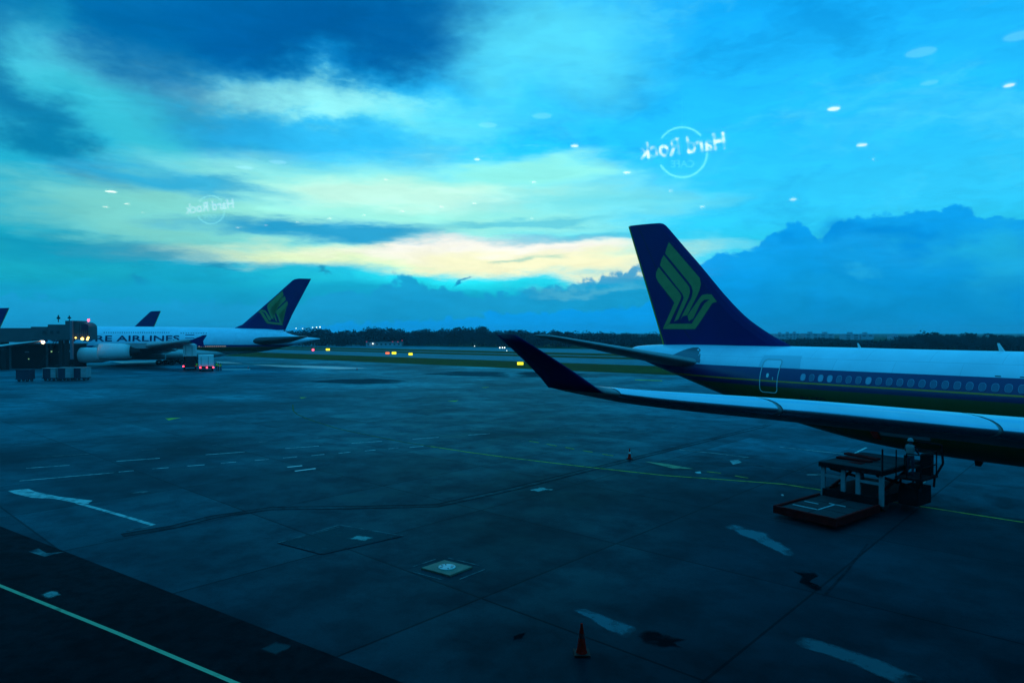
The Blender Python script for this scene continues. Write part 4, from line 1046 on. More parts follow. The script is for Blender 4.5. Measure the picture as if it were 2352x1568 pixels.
for xp, yp in ((100, 790), (590, 790), (880, 950)):
    xd_, zd_ = FB.local(*c8(xp, yp), 3.2); mb = MB()
    for s_ in (-.55, .55): mb.add([bsurf(xd_ + s_, z_, .02) for z_ in (zd_ - .9, zd_ + .9)] + [bsurf(xd_ + s_ + .06, z_, .02) for z_ in (zd_ + .9, zd_ - .9)], [(0, 1, 2, 3)])
    tag(mb.build('door_outline', mat('door_line', (.25, .28, .32), .5), big), kind='stuff')
# small flag mark aft of the lettering
xf_, zf_ = FB.local(*c8(330, 842), 3.4)
obj('flag_mark', [bsurf(xf_ + a, zf_ + b_, .02) for a, b_ in ((-1.1, -.5), (1.1, -.5), (1.1, .5), (-1.1, .5))], [(3, 2, 1, 0)], mat('flag_navy', (.02, .03, .12), .5), big)
# wings
xtip, ztip = FB.local(452 * SRC, 832 * SRC, 39.0)
BW = [(2.5, xtip + 29, 17.5, 3.5, .13, 4), (13, xtip + 20.5, 11.0, 4.3, .12, 3), (25, xtip + 11, 7.2, 5.35, .11, 2.5), (39, xtip, 3.6, ztip, .10, 2)]
BW2 = smooth_sect(BW, 4)
for sd in (1, -1):
    bwg = wing('wing', big, BW, sd, m_wing, 4)
    mb = MB(); q = BW[-1]
    mb.add([(q[1] - .8, sd * 39.0, ztip), (q[1] - 3.6, sd * 39.1, ztip + 1.25), (q[1] - 4.4, sd * 39.1, ztip + 1.3), (q[1] - 3.6, sd * 39.05, ztip), (q[1] - 3.8, sd * 39.1, ztip - 1.3), (q[1] - 3.0, sd * 39.1, ztip - 1.2),
            (q[1] - .8, sd * 39.25, ztip), (q[1] - 3.6, sd * 39.22, ztip + 1.25), (q[1] - 4.4, sd * 39.22, ztip + 1.3), (q[1] - 3.6, sd * 39.25, ztip), (q[1] - 3.8, sd * 39.22, ztip - 1.3), (q[1] - 3.0, sd * 39.22, ztip - 1.2)],
           [(0, 1, 2, 3), (0, 3, 4, 5), (9, 8, 7, 6), (11, 10, 9, 6), (0, 6, 7, 1), (1, 7, 8, 2), (2, 8, 9, 3), (3, 9, 10, 4), (4, 10, 11, 5), (5, 11, 6, 0)])
    mb.build('wingtip_fence', m_navy, bwg)
    for L in (10, 17, 22, 29):
        lx, ch, z, tc, inc = interp(BW2, L); mb = MB(); mb.lathe([(0, .02), (.8, .32), (2.2, .42), (3.6, .25), (4.4, .02)], (lx - ch - 1.0, sd * L, z - ch * .06 - .35), (1, 0, .02), 10); mb.build('flap_fairing', m_wing, bwg, True)
    for lat, pf, pb, pyc, rad in ((14.9, 176, 250, 867, 1.9), (25.0, 228, 301, 858, 1.95)):
        xf_, zc_ = FB.local(pf, pyc * SRC, lat); xb_, _ = FB.local(pb, pyc * SRC, lat); ln = min(xf_ - xb_, 8.0)
        mb = MB(); mb.lathe([(-.6, rad * .72), (-.15, rad * .8), (0, rad * .9), (-.3, rad * .97), (-ln * .35, rad), (-ln * .36, rad * .985), (-ln * .8, rad * .93), (-ln, rad * .78), (-ln + .2, rad * .7)], (xf_, sd * lat, zc_), (1, 0, 0), 28)
        en = mb.build('engine', mat('cowl_grey', (.62, .63, .65), .35, noise=.06, nscale=.5), bwg, True)
        mb = MB(); mb.lathe([(-.6, rad * .74), (-.7, .02)], (xf_, sd * lat, zc_), (1, 0, 0), 28); mb.build('fan', m_dark, en)
        mb = MB(); mb.lathe([(-ln + .1, rad * .6), (-ln - 1.5, .6), (-ln - 2.3, .05)], (xf_, sd * lat, zc_), (1, 0, 0), 16); mb.build('exhaust_cone', m_dark, en, True)
        lx, ch, z, tc, inc = interp(BW2, lat); mb = MB(); mb.box((lx - 3, sd * lat - .25, min(zc_ + rad * .7, z - .6)), (xf_ - 2.2, sd * lat + .25, max(z - .1, zc_ + rad * .98))); mb.build('pylon', m_wing, bwg)
xa, za = FB.local(*c8(1690, 850), 14.5); xe, _ = FB.local(*c8(1790, 862), 14.5); xr2, zr2 = FB.local(*c8(1115, 905), 2.6)
BT = [(1.2, xr2 + 1.5, 11.5, zr2, .1, 1), (2.6, xr2, 10.4, zr2, .1, 1), (14.5, xa, xa - xe + .8, za - .05, .08, 0), (15.0, xa - 1.0, xa - xe - .2, za, .06, 0)]
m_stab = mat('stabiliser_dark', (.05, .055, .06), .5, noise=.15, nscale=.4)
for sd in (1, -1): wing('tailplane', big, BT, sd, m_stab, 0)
for x_, y_ in ((36, 5.5), (36, -5.5), (31, 2.8), (31, -2.8)): gear(big, x_, y_, 3.2, 3, .7, .26)
gear(big, 66, 0, 3, 1, .63, .22)
# wing-body fairing seen under the wing
mb = MB(); rings = []
for x_, w_, h_ in ((20, .5, .4), (24, 2.6, 1.6), (30, 3.9, 2.2), (42, 4.1, 2.4), (52, 3.4, 2.0), (56, .6, .5)):
    rings.append([Vector((x_, w_ * math.cos(2 * math.pi * i / 20), 3.0 + h_ * .75 * math.sin(2 * math.pi * i / 20))) for i in range(20)])
v, f = loft(rings); obj('belly_fairing', v, f, mat('fairing_grey', (.5, .51, .52), .4), big, True)

# ------------------------------------------------------------------ boarding bridge
m_br = mat('bridge_panel', (.07, .075, .085), .5, noise=.2, nscale=.4); m_brd = mat('bridge_dark', (.025, .026, .03), .6)
m_yel = mat('amber_lamp', (1, .8, .2), .5, emit=(1, .62, .08), estr=9); m_red = mat('red_lamp', (1, .1, .1), .5, emit=(1, .03, .06), estr=10); m_wht = mat('white_lamp', (1, 1, 1), .5, emit=(.9, 1, .85), estr=2.5); m_ylw = mat('yellow_sign_face', (1, .9, .1), .5, emit=(1, .85, .0), estr=1.6); m_redsign = mat('red_sign_face', (1, .2, .1), .5, emit=(1, .16, .05), estr=1.5)
BY = 152.0
def c6(x, y): return ((x / 5.227) * SRC, (660 + y / 5.227) * SRC)
br = empty('boarding_bridge', (*P(*c6(880, 900), BY).xy, 0)); tag(br, 'dark telescopic boarding bridge with a red beacon on its cab docked at the double-decker', 'boarding bridge')
def bl(x, y, Y=BY): return P(*c6(x, y), Y) - br.location
def seg(name, x0, y0, x1, y1, dep, Y, m):
    a, b_ = bl(x0, y0, Y), bl(x1, y1, Y); mb = MB(); mb.box((a.x, a.y, b_.z), (b_.x, a.y + dep, a.z)); return mb.build(name, m, br)
seg('tunnel', -700, 735, 400, 915, 3.0, BY + 1.0, m_br); seg('tunnel', 395, 718, 620, 885, 3.3, BY + .8, m_br); t2 = seg('tunnel', 610, 690, 850, 890, 3.6, BY + .6, m_br)
cabm = seg('rotunda', 832, 642, 985, 885, 3.6, BY, m_br)
a, b_ = bl(985, 660, BY - .2), bl(1130, 885, BY - .2)
mb = MB(); n = 10; prof = []
for k in range(n + 1):
    th = k / n * math.pi / 2; prof.append((b_.x - 1.6 + 1.6 * math.sin(th), a.z - 1.2 + 1.2 * math.cos(th)))
outl = [(a.x, a.z), *prof, (b_.x, b_.z), (a.x, b_.z)]
v = [Vector((x, a.y, z)) for x, z in outl] + [Vector((x, a.y + 3.2, z)) for x, z in outl]; k_n = len(outl)
cab = obj('cab', v, [tuple(range(k_n)), tuple(range(k_n, 2 * k_n))[::-1]] + [(i, k_n + i, k_n + (i + 1) % k_n, (i + 1) % k_n) for i in range(k_n)], m_br, br)
for k in range(5):
    xk = b_.x - .25 - k * .42; mb = MB(); mb.box((xk - .06, a.y - .05, b_.z + .2), (xk + .06, a.y - .003, a.z - .35)); mb.build('canopy_rib', m_brd, cab)
p0, p1 = bl(1040, 690, BY - .22), bl(1140, 760, BY - .22); mb = MB(); mb.box((p0.x, p0.y - .06, p1.z), (p1.x - .2, p0.y - .01, p0.z)); mb.build('cab_window', mat('cab_glass', (.05, .02, .05), .1), cab)
for xa_, xb_ in ((640, 680), (720, 760), (540, 575)):
    p0, p1 = bl(xa_, 770, BY + .55), bl(xb_, 810, BY + .55); mb = MB(); mb.box((p0.x, p0.y, p1.z), (p1.x, p0.y + .03, p0.z)); mb.build('window', mat('bridge_glass', (.03, .04, .05), .1), br)
p0 = bl(1130, 642); mb = MB(); mb.lathe([(-.15, .1), (0, .22), (.25, .2), (.42, .001)], p0, (0, 0, 1), 12); mb.build('beacon', m_red, cab, True)
for x_, y_, s_ in ((965, 860, .14), (1050, 872, .3), (1125, 858, .22), (1115, 880, .2)):
    p0 = bl(x_, y_, BY - .4); mb = MB(); mb.lathe([(-s_, .001), (-s_ * .7, s_ * .7), (0, s_), (s_ * .7, s_ * .7), (s_, .001)], p0, (0, 0, 1), 10); mb.build('work_lamp', m_yel, br, True)
p0, p1 = bl(890, 640, BY - .5), bl(922, 960, BY - .5); mb = MB(); mb.box((p0.x, p0.y, p1.z - 3), (p1.x, p0.y + .5, p0.z)); mb.build('guide_post', mat('post_blue', (.12, .14, .18), .5), br)
for x_ in (780, 850):
    p0 = bl(x_, 890, BY + 1.5); mb = MB(); mb.box((p0.x - .35, p0.y - .35, -.0 + .7), (p0.x + .35, p0.y + .35, p0.z + .1)); mb.build('lift_column', m_brd, br)
p0 = bl(815, 890, BY + 1.5); mb = MB(); mb.box((p0.x - 1.9, p0.y - .5, .5), (p0.x + 1.9, p0.y + .5, 1.1)); mb.build('bogie', m_brd, br)
for s_ in (-1.3, 1.3):
    for q_ in (-.75, .75):
        mb = MB(); mb.lathe([(-.2, .3), (-.2, .52), (.2, .52), (.2, .3), (-.2, .3)], (p0.x + s_, p0.y + q_, .52), (0, 1, 0), 14); mb.build('wheel', m_black, br, True)
for x_, y_, h_ in ((745, 655, 1.5), (885, 640, 1.1)):
    p0 = bl(x_, y_, BY + 1.2); mb = MB(); mb.tube((p0.x, p0.y, p0.z - .1), (p0.x, p0.y, p0.z + h_ * .55), .09, 6); mb.box((p0.x - .25, p0.y - .2, p0.z + h_ * .4), (p0.x + .3, p0.y + .2, p0.z + h_ * .7)); mb.box((p0.x - .08, p0.y - .1, p0.z + h_ * .7), (p0.x + .1, p0.y + .1, p0.z + h_)); mb.build('roof_lamp', m_brd, br)
# pedestal of the far end and its stair
p0 = bl(60, 880, BY + 2); mb = MB(); mb.box((p0.x - .6, p0.y - .5, -.0), (p0.x + .6, p0.y + .5, p0.z)); mb.build('pedestal', m_brd, br)
mb = MB(); a = bl(700, 890, BY - .3)
for k in range(14): mb.box((a.x - k * .28 - .3, a.y, a.z - k * .45 - .05), (a.x - k * .28, a.y + .9, a.z - k * .45))
for s_ in (0, .9): mb.tube((a.x, a.y + s_, a.z), (a.x - 14 * .28, a.y + s_, a.z - 14 * .45), .06, 5)
mb.build('stair', m_brd, br)

gx0, gx1 = P(-260, 780, 160).x, P(168, 780, 160).x
gh = empty('gate_house', (gx0, 160, 0)); tag(gh, 'dark low gate building under the boarding bridge at the left edge', 'building')
m_gh = mat('gate_wall', (.012, .013, .015), .8, noise=.3, nscale=.5)  # near-black wall colour takes in the shade under the bridge
mb = MB(); mb.box((0, 0, 0), (gx1 - gx0, 5, 5.6)); mb.build('wall', m_gh, gh)
mb = MB(); mb.box((-.2, -.3, 5.603), (gx1 - gx0 + .2, 5.2, 5.85)); mb.build('roof', m_br, gh)
for k, (px_, py_, w_, h_, m_) in enumerate(((20, 806, 12, 3, m_br), (62, 808, 10, 2.5, mat('gate_pale', (.2, .22, .24), .5)), (118, 807, 4, 3, mat('gate_lamp', (.8, .9, .5), .5, emit=(.35, .6, .2), estr=.8)), (136, 808, 2.5, 2.5, mat('gate_lamp', (.8, .9, .5))), (157, 806, 11, 5, mat('gate_pale', (.2, .22, .24))), (66, 824, 2.5, 2, mat('gate_lamp', (.8, .9, .5))))):
    c_ = P(px_, py_, 160); mb = MB(); mb.box((c_.x - gx0 - w_ * .05, -.05, c_.z - h_ * .05), (c_.x - gx0 + w_ * .05, -.003, c_.z + h_ * .05)); mb.build('lit_window' if m_.name == 'gate_lamp' else 'window', m_, gh)
for k in range(5):
    mb = MB(); mb.box((3 + k * 8.6, -.25, 0), (3.5 + k * 8.6, -.003, 5.6)); mb.build('buttress', m_br, gh)

# ------------------------------------------------------------------ baggage carts, trucks, people, loader
m_cart = mat('cart_panel', (.26, .28, .30), .5, noise=.15, nscale=2); m_cartd = mat('cart_curtain', (.03, .035, .06), .7)
def cart(x0, x1, y0, y1, label, dark=False):
    g0, g1 = G(x0, y1), G(x1, y1); Y = g0.y; wdt = g1.x - g0.x; h = (y1 - y0) / FPX * Y
    o = empty('baggage_cart', ((g0.x + g1.x) / 2, Y, 0)); tag(o, label, 'baggage cart', 'baggage carts standing in a row')
    mb = MB(); mb.box((-wdt / 2, 0, .35), (wdt / 2, 1.6, .5)); mb.build('bed', m_cartd, o)
    mb = MB(); mb.box((-wdt / 2, .05, .5), (-wdt / 2 + .06, 1.55, h)); mb.box((wdt / 2 - .06, .05, .5), (wdt / 2, 1.55, h)); mb.box((-wdt / 2 + .06, 1.5, .5), (wdt / 2 - .06, 1.55, h)); mb.build('side_panel', m_cartd if dark else m_cart, o)
    mb = MB(); mb.box((-wdt / 2 - .05, -.02, h), (wdt / 2 + .05, 1.62, h + .08)); mb.build('canopy', m_cartd if dark else m_cart, o)
    mb = MB(); mb.box((-wdt / 2 + .065, .06, .52), (wdt * .12, .1, h * .97)); mb.build('curtain', m_cartd, o)
    mb = MB(); mb.box((wdt * .125, .04, .52), (wdt / 2 - .065, .12, h * .97)); mb.build('curtain', m_cartd if dark else m_cart, o)
    for sx in (-1, 1):
        for yy in (.25, 1.3):
            mb = MB(); mb.lathe([(-.08, .1), (-.08, .24), (.08, .24), (.08, .1), (-.08, .1)], (sx * wdt * .32, yy, .24), (0, 1, 0), 12); mb.build('wheel', m_black, o, True)
    mb = MB(); mb.tube((-wdt / 2 - .02, .8, .4), (-wdt / 2 - .7, .8, .3), .04, 5); mb.build('tow_bar', m_cartd, o)
cart(36, 66, 850, 876, 'dark baggage cart standing apart at the left end of the row', True)
cart(97, 127, 846, 874, 'baggage cart with a pale top, first of the three close together')
cart(132, 160, 845, 874, 'baggage cart in the middle of the three under the boarding bridge')
cart(165, 197, 845, 873, 'baggage cart with a bright pale panel nearest the engine')
def truck(x0, x1, yt, yb, yg, label, raised):
    g0, g1 = G(x0, yg), G(x1, yg); Y = g0.y; w_ = (g1.x - g0.x) * .93; top = EYE - (yt - HZ) / FPX * Y; bot = EYE - (yb - HZ) / FPX * Y
    o = empty('catering_truck' if raised else 'box_truck', ((g0.x + g1.x) / 2, Y, 0), math.atan2(-(g0.x + g1.x) / 2, Y)); tag(o, label, 'truck', 'trucks parked under the double-decker wing')
    m_w = mat('truck_white', (.62, .63, .64), .45, noise=.08, nscale=1); hw = w_ / 2
    mb = MB(); mb.box((-hw, .3, bot), (hw, 6.2, top)); b = mb.build('cargo_box', m_w, o)
    for k in (-.48, -.02):
        mb = MB(); mb.box((hw * 2 * k + .04, .25, bot + .15), (hw * 2 * (k + .46) + .04, .297, top - .2)); d_ = mb.build('rear_door', m_w, o)
        mb = MB(); mb.tube((hw * 2 * k + .5, .22, bot + .2), (hw * 2 * k + .5, .22, top - .3), .03, 5); mb.build('handle', m_brd, d_)
    mb = MB(); mb.box((-hw * .9, .2, .55), (hw * .9, 8.6, 1.0)); mb.build('chassis', m_brd, o)
    mb = MB(); mb.box((-hw * .9, 6.5, 1.0), (hw * .9, 8.7, 2.7)); cb = mb.build('driver_cab', m_w if not raised else m_brd, o)
    mb = MB(); mb.box((-hw * .8, 8.7, 1.8), (hw * .8, 8.74, 2.5)); mb.build('windscreen', m_dark, cb)
    if raised:
        mb = MB()
        for s_ in (-1, 1):
            mb.tube((s_ * hw * .75, .5, 1.0), (s_ * hw * .75, 5.8, bot), .1, 6); mb.tube((s_ * hw * .75, 5.8, 1.0), (s_ * hw * .75, .5, bot), .1, 6)
        mb.box((-hw * .7, .6, 1.0), (hw * .7, 5.6, bot)); mb.build('scissor_lift', m_brd, o)
    for yy in (1.6, 2.7, 7.4):
        for s_ in (-1, 1):
            mb = MB(); mb.lathe([(-.17, .2), (-.17, .45), (-.1, .5), (.1, .5), (.17, .45), (.17, .2), (-.17, .2)], (s_ * hw * .82, yy, .5), (1, 0, 0), 14); mb.build('wheel', m_black, o, True)
    for s_ in ((-.95, .95) if raised else (-.75, .1, .92)):
        mb = MB(); mb.box((s_ * hw - .14, .1, .72), (s_ * hw + .14, .195, .98)); mb.build('tail_light', m_red, o)
    return o
truck(421, 452, 791, 818, 849.5, 'catering truck with its pale box raised on a dark lift beside the wing tip', True)
truck(456, 491, 816, 841, 853, 'low white box truck with red tail lights right of the raised truck', False)

def person(name, loc, rz, m, pose='stand', scale=1.0):
    """one skinned body; feet on the local origin"""
    J = {'pel': (0, 0, .95, .14), 'sp': (0, .01, 1.18, .145), 'ch': (0, 0, 1.38, .16), 'nk': (0, 0, 1.52, .06), 'hd': (0, .02, 1.63, .095), 'tp': (0, .02, 1.74, .07)}
    E = [('pel', 'sp'), ('sp', 'ch'), ('ch', 'nk'), ('nk', 'hd'), ('hd', 'tp')]
    for s, k in ((-1, 'l'), (1, 'r')):
        fw = .5 if (pose == 'reach') else .06
        J['sh' + k] = (s * .19, 0, 1.42, .065); J['el' + k] = (s * .25, .06 + fw * .15, 1.16, .05); J['wr' + k] = (s * .23, .1 + fw * .5, .95 + fw * .18, .036); J['ha' + k] = (s * .22, .13 + fw * .55, .88 + fw * .26, .042)
        J['hp' + k] = (s * .1, 0, .9, .105); J['kn' + k] = (s * .11, .03 * s, .5, .07); J['an' + k] = (s * .12, -.02, .09, .048); J['ft' + k] = (s * .13, .16, .045, .042)
        E += [('ch', 'sh' + k), ('sh' + k, 'el' + k), ('el' + k, 'wr' + k), ('wr' + k, 'ha' + k), ('pel', 'hp' + k), ('hp' + k, 'kn' + k), ('kn' + k, 'an' + k), ('an' + k, 'ft' + k)]
    ks = list(J); me = bpy.data.meshes.new('body'); me.from_pydata([J[k][:3] for k in ks], [(ks.index(a), ks.index(b)) for a, b in E], [])
    o = bpy.data.objects.new('body', me); C.objects.link(o)
    md = o.modifiers.new('skin', 'SKIN'); o.modifiers.new('sub', 'SUBSURF').levels = 1; o.modifiers['sub'].render_levels = 1
    for i, k in enumerate(ks):
        sv_ = me.skin_vertices[0].data[i]; sv_.radius = (J[k][3], J[k][3] * (.75 if k in ('pel', 'sp', 'ch') else 1)); sv_.use_root = (k == 'pel')
    dg = bpy.context.evaluated_depsgraph_get(); m2 = bpy.data.meshes.new_from_object(o.evaluated_get(dg)); bpy.data.objects.remove(o)
    m2.materials.clear(); m2.materials.append(m)
    for p in m2.polygons: p.use_smooth = True
    r = empty(name, loc, rz); b = bpy.data.objects.new('body', m2); C.objects.link(b); b.parent = r
    r.scale = (scale,) * 3
    return r
def clothes(o, m_v, m_h, hel=False):
    mb = MB(); rings = []
    for z, a, b_ in ((.98, .185, .15), (1.15, .18, .145), (1.32, .21, .155), (1.45, .2, .13), (1.5, .1, .08)):
        rings.append([Vector((a * math.cos(2 * math.pi * i / 14), b_ * math.sin(2 * math.pi * i / 14) + .005, z)) for i in range(14)])
    v, f = loft(rings, cap=False); obj('vest', v, f, m_v, o, True)
    mb = MB(); mb.lathe([(0, .125), (.06, .12), (.12, .085), (.15, .01)], (0, .01, 1.66), (0, 0, 1), 14); mb.lathe([(0, .125), (.005, .15), (.015, .12)], (0, .02, 1.655), (0, 0, 1), 14); mb.build('hair' if not hel else 'helmet', m_h, o, True)
m_work = mat('dark_workwear', (.03, .03, .05), .8); m_hv = mat('hi_vis', (.45, .75, .05), .6); m_ora = mat('orange_vest', (.6, .2, .02), .6); m_hair = mat('black_hair', (.01, .01, .01), .8); m_shirt = mat('white_shirt', (.16, .17, .18), .6)
first = None
for i, (x_, y_, rz, lab) in enumerate(((497, 850, 1.0, 'ramp worker in a bright vest standing closest to the white truck'), (502, 852, 2.4, 'ramp worker in a bright vest in the middle of the group by the truck'), (507, 852, -1.2, 'ramp worker in a bright vest at the outer end of the group'), (452, 850, .4, 'ramp worker in a bright vest standing between the two trucks'))):
    g = G(x_, y_)
    if first is None:
        first = person('person', g, rz, m_work); clothes(first, m_hv, m_hair); o = first
    else:
        o = copy_tree(first); o.location = g; o.rotation_euler = (0, 0, rz)
    tag(o, lab, 'person', 'ramp workers beside the trucks')

# container loader in the foreground right, pointing at the hull
U = Vector((.794, .607, 0)); ld_o = G(1921, 1219)
ld = empty('container_loader', ld_o, math.atan2(U.y, U.x)); tag(ld, 'dark container loader with a low front platform and railed driver stand below the near wing', 'loader')
# local: x towards the hull, y to the left (tail side); front right corner at origin
m_ld = mat('loader_dark', (.007, .008, .010), .7, spec=.04, noise=.25, nscale=2); m_ldr = mat('loader_red', (.22, .006, .006), .7, spec=.04, noise=.3, nscale=3); m_ldw = mat('loader_white', (.2, .22, .25), .5, noise=.15, nscale=3); m_deck = mat('deck_grey', (.016, .028, .034), .6, spec=.08, noise=.25, nscale=3)
W_ = 2.9
mb = MB(); mb.box((.12, .12, .14), (3.9, W_ - .12, .42)); mb.build('front_platform', m_ld, ld)
mb = MB(); mb.box((0, 0, .16), (.117, W_, .5)); mb.box((.12, -.0, .16), (3.9, .117, .5)); mb.box((.12, W_ - .117, .16), (3.9, W_, .5)); mb.build('platform_edge', m_ldr, ld)
for i in range(3):
    for j in range(2):
        mb = MB(); x_, y_ = .2 + i * 1.23, .2 + j * 1.26; mb.box((x_, y_, .42), (x_ + 1.17, y_ + 1.2, .44)); mb.build('deck_plate', m_deck, ld)
for (xa_, ya_, xb_, yb_) in ((1.0, 1.35, 2.5, 1.35), (1.0, 1.35, 1.0, 2.5), (2.0, 1.9, 2.0, 2.5), (2.5, .9, 2.5, 1.6)):
    mb = MB(); mb.box((min(xa_, xb_) - .03, min(ya_, yb_) - .03, .444), (max(xa_, xb_) + .03, max(ya_, yb_) + .03, .47)); mb.build('roller_rail', mat('roller_metal', (.38, .42, .45), .4), ld)
mb = MB(); tvv, tff = text_mesh('AK 11', 0)
# rear lift frame
mb = MB(); mb.box((4.0, .15, .35), (8.2, W_ - .15, .75)); mb.build('chassis', m_ld, ld)
for k, (x_, y_) in enumerate(((4.15, W_ - .12), (4.15, W_ * .62), (4.15, W_ * .38), (4.15, .05))):
    mb = MB(); mb.box((x_ - .06, y_ - .1, .4), (x_ + .06, y_ + .1, 1.78)); mb.build('post', m_ldw, ld)
for ya_, yb_ in ((W_ * .62 + .1, W_ - .22), (.15, W_ * .38 - .1)):
    mb = MB(); mb.box((4.1, ya_, 1.32), (4.2, yb_, 1.44)); mb.build('cross_beam', m_ldw, ld)
for x_, y_ in ((8.0, W_ - .12), (8.0, .05)):
    mb = MB(); mb.box((x_ - .06, y_ - .1, .4), (x_ + .06, y_ + .1, 1.75)); mb.build('post', m_ld, ld)
mb = MB(); mb.box((4.0, -.05, 1.78), (8.4, W_ + .05, 2.0)); mb.build('main_platform', m_ld, ld)
for i in range(4):
    mb = MB(); mb.box((4.08 + i * 1.08, .05, 2.0), (4.08 + i * 1.08 + 1.02, W_ - .05, 2.02)); mb.build('deck_plate', m_deck, ld)
mb = MB()
for y_ in (.35, W_ - .35):
    mb.tube((4.4, y_, .75), (7.8, y_, 1.7), .07, 6); mb.tube((7.8, y_, .75), (4.4, y_, 1.7), .07, 6)
mb.build('scissor_arms', m_ldr, ld)
# folded red side guides on the main platform
mb = MB()
for k in range(4): mb.box((4.3 + k * .55, 1.2, 2.03), (4.7 + k * .55, W_ - .1, 2.12), M=Matrix.Translation((0, 0, 0)) @ Matrix.Rotation(R(3 * (k - 2)), 4, 'X'))
mb.build('side_guides', m_ldr, ld)
for x_ in (4.9, 7.4):
    for y_ in (.32, W_ - .32):
        mb = MB(); mb.lathe([(-.16, .15), (-.16, .38), (-.1, .44), (.1, .44), (.16, .38), (.16, .15), (-.16, .15)], (x_, y_, .44), (0, 1, 0), 20); mb.build('wheel', m_black, ld, True)
# driver stand on the right
mb = MB(); mb.box((5.2, -1.2, 1.55), (7.0, -.06, 1.65)); mb.build('stand_floor', m_ld, ld)
mb = MB(); mb.box((5.5, -.95, .35), (6.9, -.1, 1.15)); mb.build('engine_box', m_ld, ld)
def rail(pts, r_=.03): 
    mb = MB(); mb.path([Vector(p) for p in pts], r_, 6); return mb.build('rail', m_ld, ld)
zf, zr = 1.65, 2.75
rail([(5.25, -.1, zf), (5.25, -.1, zr + .12)]); rail([(5.25, -.55, zf), (5.25, -.55, zr), (5.25, -1.15, zr), (5.25, -1.15, zf)]); rail([(5.25, -.55, zf + .5), (5.25, -1.15, zf + .5)])
rail([(6.95, -.1, zf), (6.95, -.1, zr), (6.95, -1.15, zr), (6.95, -1.15, zf)]); rail([(5.25, -1.15, zr), (6.95, -1.15, zr)]); rail([(5.25, -1.15, zf + .5), (6.95, -1.15, zf + .5)])
rail([(4.1, .0, 2.0), (4.1, .0, 3.0)], .04)
rail([(6.9, -1.15, zf), (7.15, -1.35, zf + .55), (7.1, -1.3, zr + .3), (6.95, -1.1, zr + .35), (6.95, -.3, zr + .35)], .05)
mb = MB(); mb.box((6.6, -1.05, zf), (6.9, -.6, zf + .95)); mb.build('control_console', m_ld, ld)
for x_, y_ in ((5.4, -1.1), (6.8, -1.1), (5.4, -.2), (6.8, -.2)): mb = MB(); mb.tube((x_, y_, 1.1), (x_ + .1, y_, 1.58), .05, 6); mb.build('stand_strut', m_ld, ld)
mb = MB(); mb.box((-.25, -.3, 0), (.25, .3, .06), M=Matrix.Translation((6.3, -.35, zf + .38))); mb.box((-.25, .2, .06), (.25, .26, .5), M=Matrix.Translation((6.3, -.35, zf + .38))); mb.build('seat', m_black, ld)
mb = MB(); mb.lathe([(0, .06), (.1, .06), (.12, .03)], (6.0, -.1, .3), (0, 0, 1), 8)
op = person('person', ld_o + Vector((U.x * 5.75 - U.y * -.5, U.y * 5.75 + U.x * -.5, 1.65)), math.atan2(U.y, U.x) - math.pi / 2, m_work, 'reach', .98)
clothes(op, m_shirt, mat('white_helmet', (.22, .23, .25), .4), True); tag(op, 'operator in a white top and helmet standing at the loader controls', 'person')

# traffic cones
def cone(dx, dy, h, label):
    o = empty('traffic_cone', G(dx, dy)); tag(o, label, 'traffic cone')
    m_c = mat('cone_red', (.85, .012, .008), .8, spec=.02, noise=.15, nscale=5)
    mb = MB(); mb.box((-.2 * h / .75, -.2 * h / .75, 0), (.2 * h / .75, .2 * h / .75, .04)); mb.build('base', mat('cone_base', (.03, .012, .012), .7), o)
    mb = MB(); k = h / .75; mb.lathe([(.04, .14 * k), (.1, .12 * k), (.7 * k, .03 * k), (.75 * k, .028 * k), (.75 * k, .001)], (0, 0, 0), (0, 0, 1), 20); mb.build('cone_body', m_c, o, True)
    mb = MB(); mb.lathe([(.40 * k, .0745 * k + .004), (.52 * k, .057 * k + .004)], (0, 0, 0), (0, 0, 1), 20); mb.build('band', mat('cone_band', (.35, .02, .02), .3) if h > .72 else mat('white_band', (.7, .7, .7), .4), o, True)
cone(1336, 1500, .78, 'nearest red traffic cone alone on the dark apron')
cone(1446, 1054, .70, 'small traffic cone with a white band on the joint left of the loader')
cone(570, 846, .6, 'tiny distant traffic cone right of the ramp workers')
cone(820, 849, .6, 'tiny distant traffic cone near the bright taxi marking')

# ------------------------------------------------------------------ airfield signs, lamps, hut
def sign(dx, dy, wpx, hpx, face, label):
    g = G(dx, dy); w_ = wpx / FPX * g.y; h = hpx / FPX * g.y
    o = empty('airfield_sign', g); tag(o, label, 'airfield sign', 'lit airfield signs in the grass')
    mb = MB(); mb.box((-w_ / 2 - .06, .03, .18), (w_ / 2 + .06, .25, .3 + h)); mb.build('housing', m_brd, o)
    mb = MB(); mb.box((-w_ / 2, 0, .25), (w_ / 2, .027, .25 + h)); mb.build('sign_face', face, o)
    for s_ in (-.35, .35): mb = MB(); mb.tube((s_ * w_, .14, 0), (s_ * w_, .14, .2), .04, 6); mb.build('leg', m_brd, o)
sign(753, 806, 9, 4.5, m_ylw, 'yellow lit sign furthest left in the grass')
sign(890, 814.5, 9, 4.5, m_redsign, 'red lit sign beside the yellow one in the grass')
sign(905, 814.5, 10, 5, m_ylw, 'yellow lit sign right of the red one')
sign(943, 817, 9, 5, m_ylw, 'yellow lit sign alone right of the pair')
sign(1195, 840, 14, 6.5, m_ylw, 'largest yellow lit sign behind the near winglet')
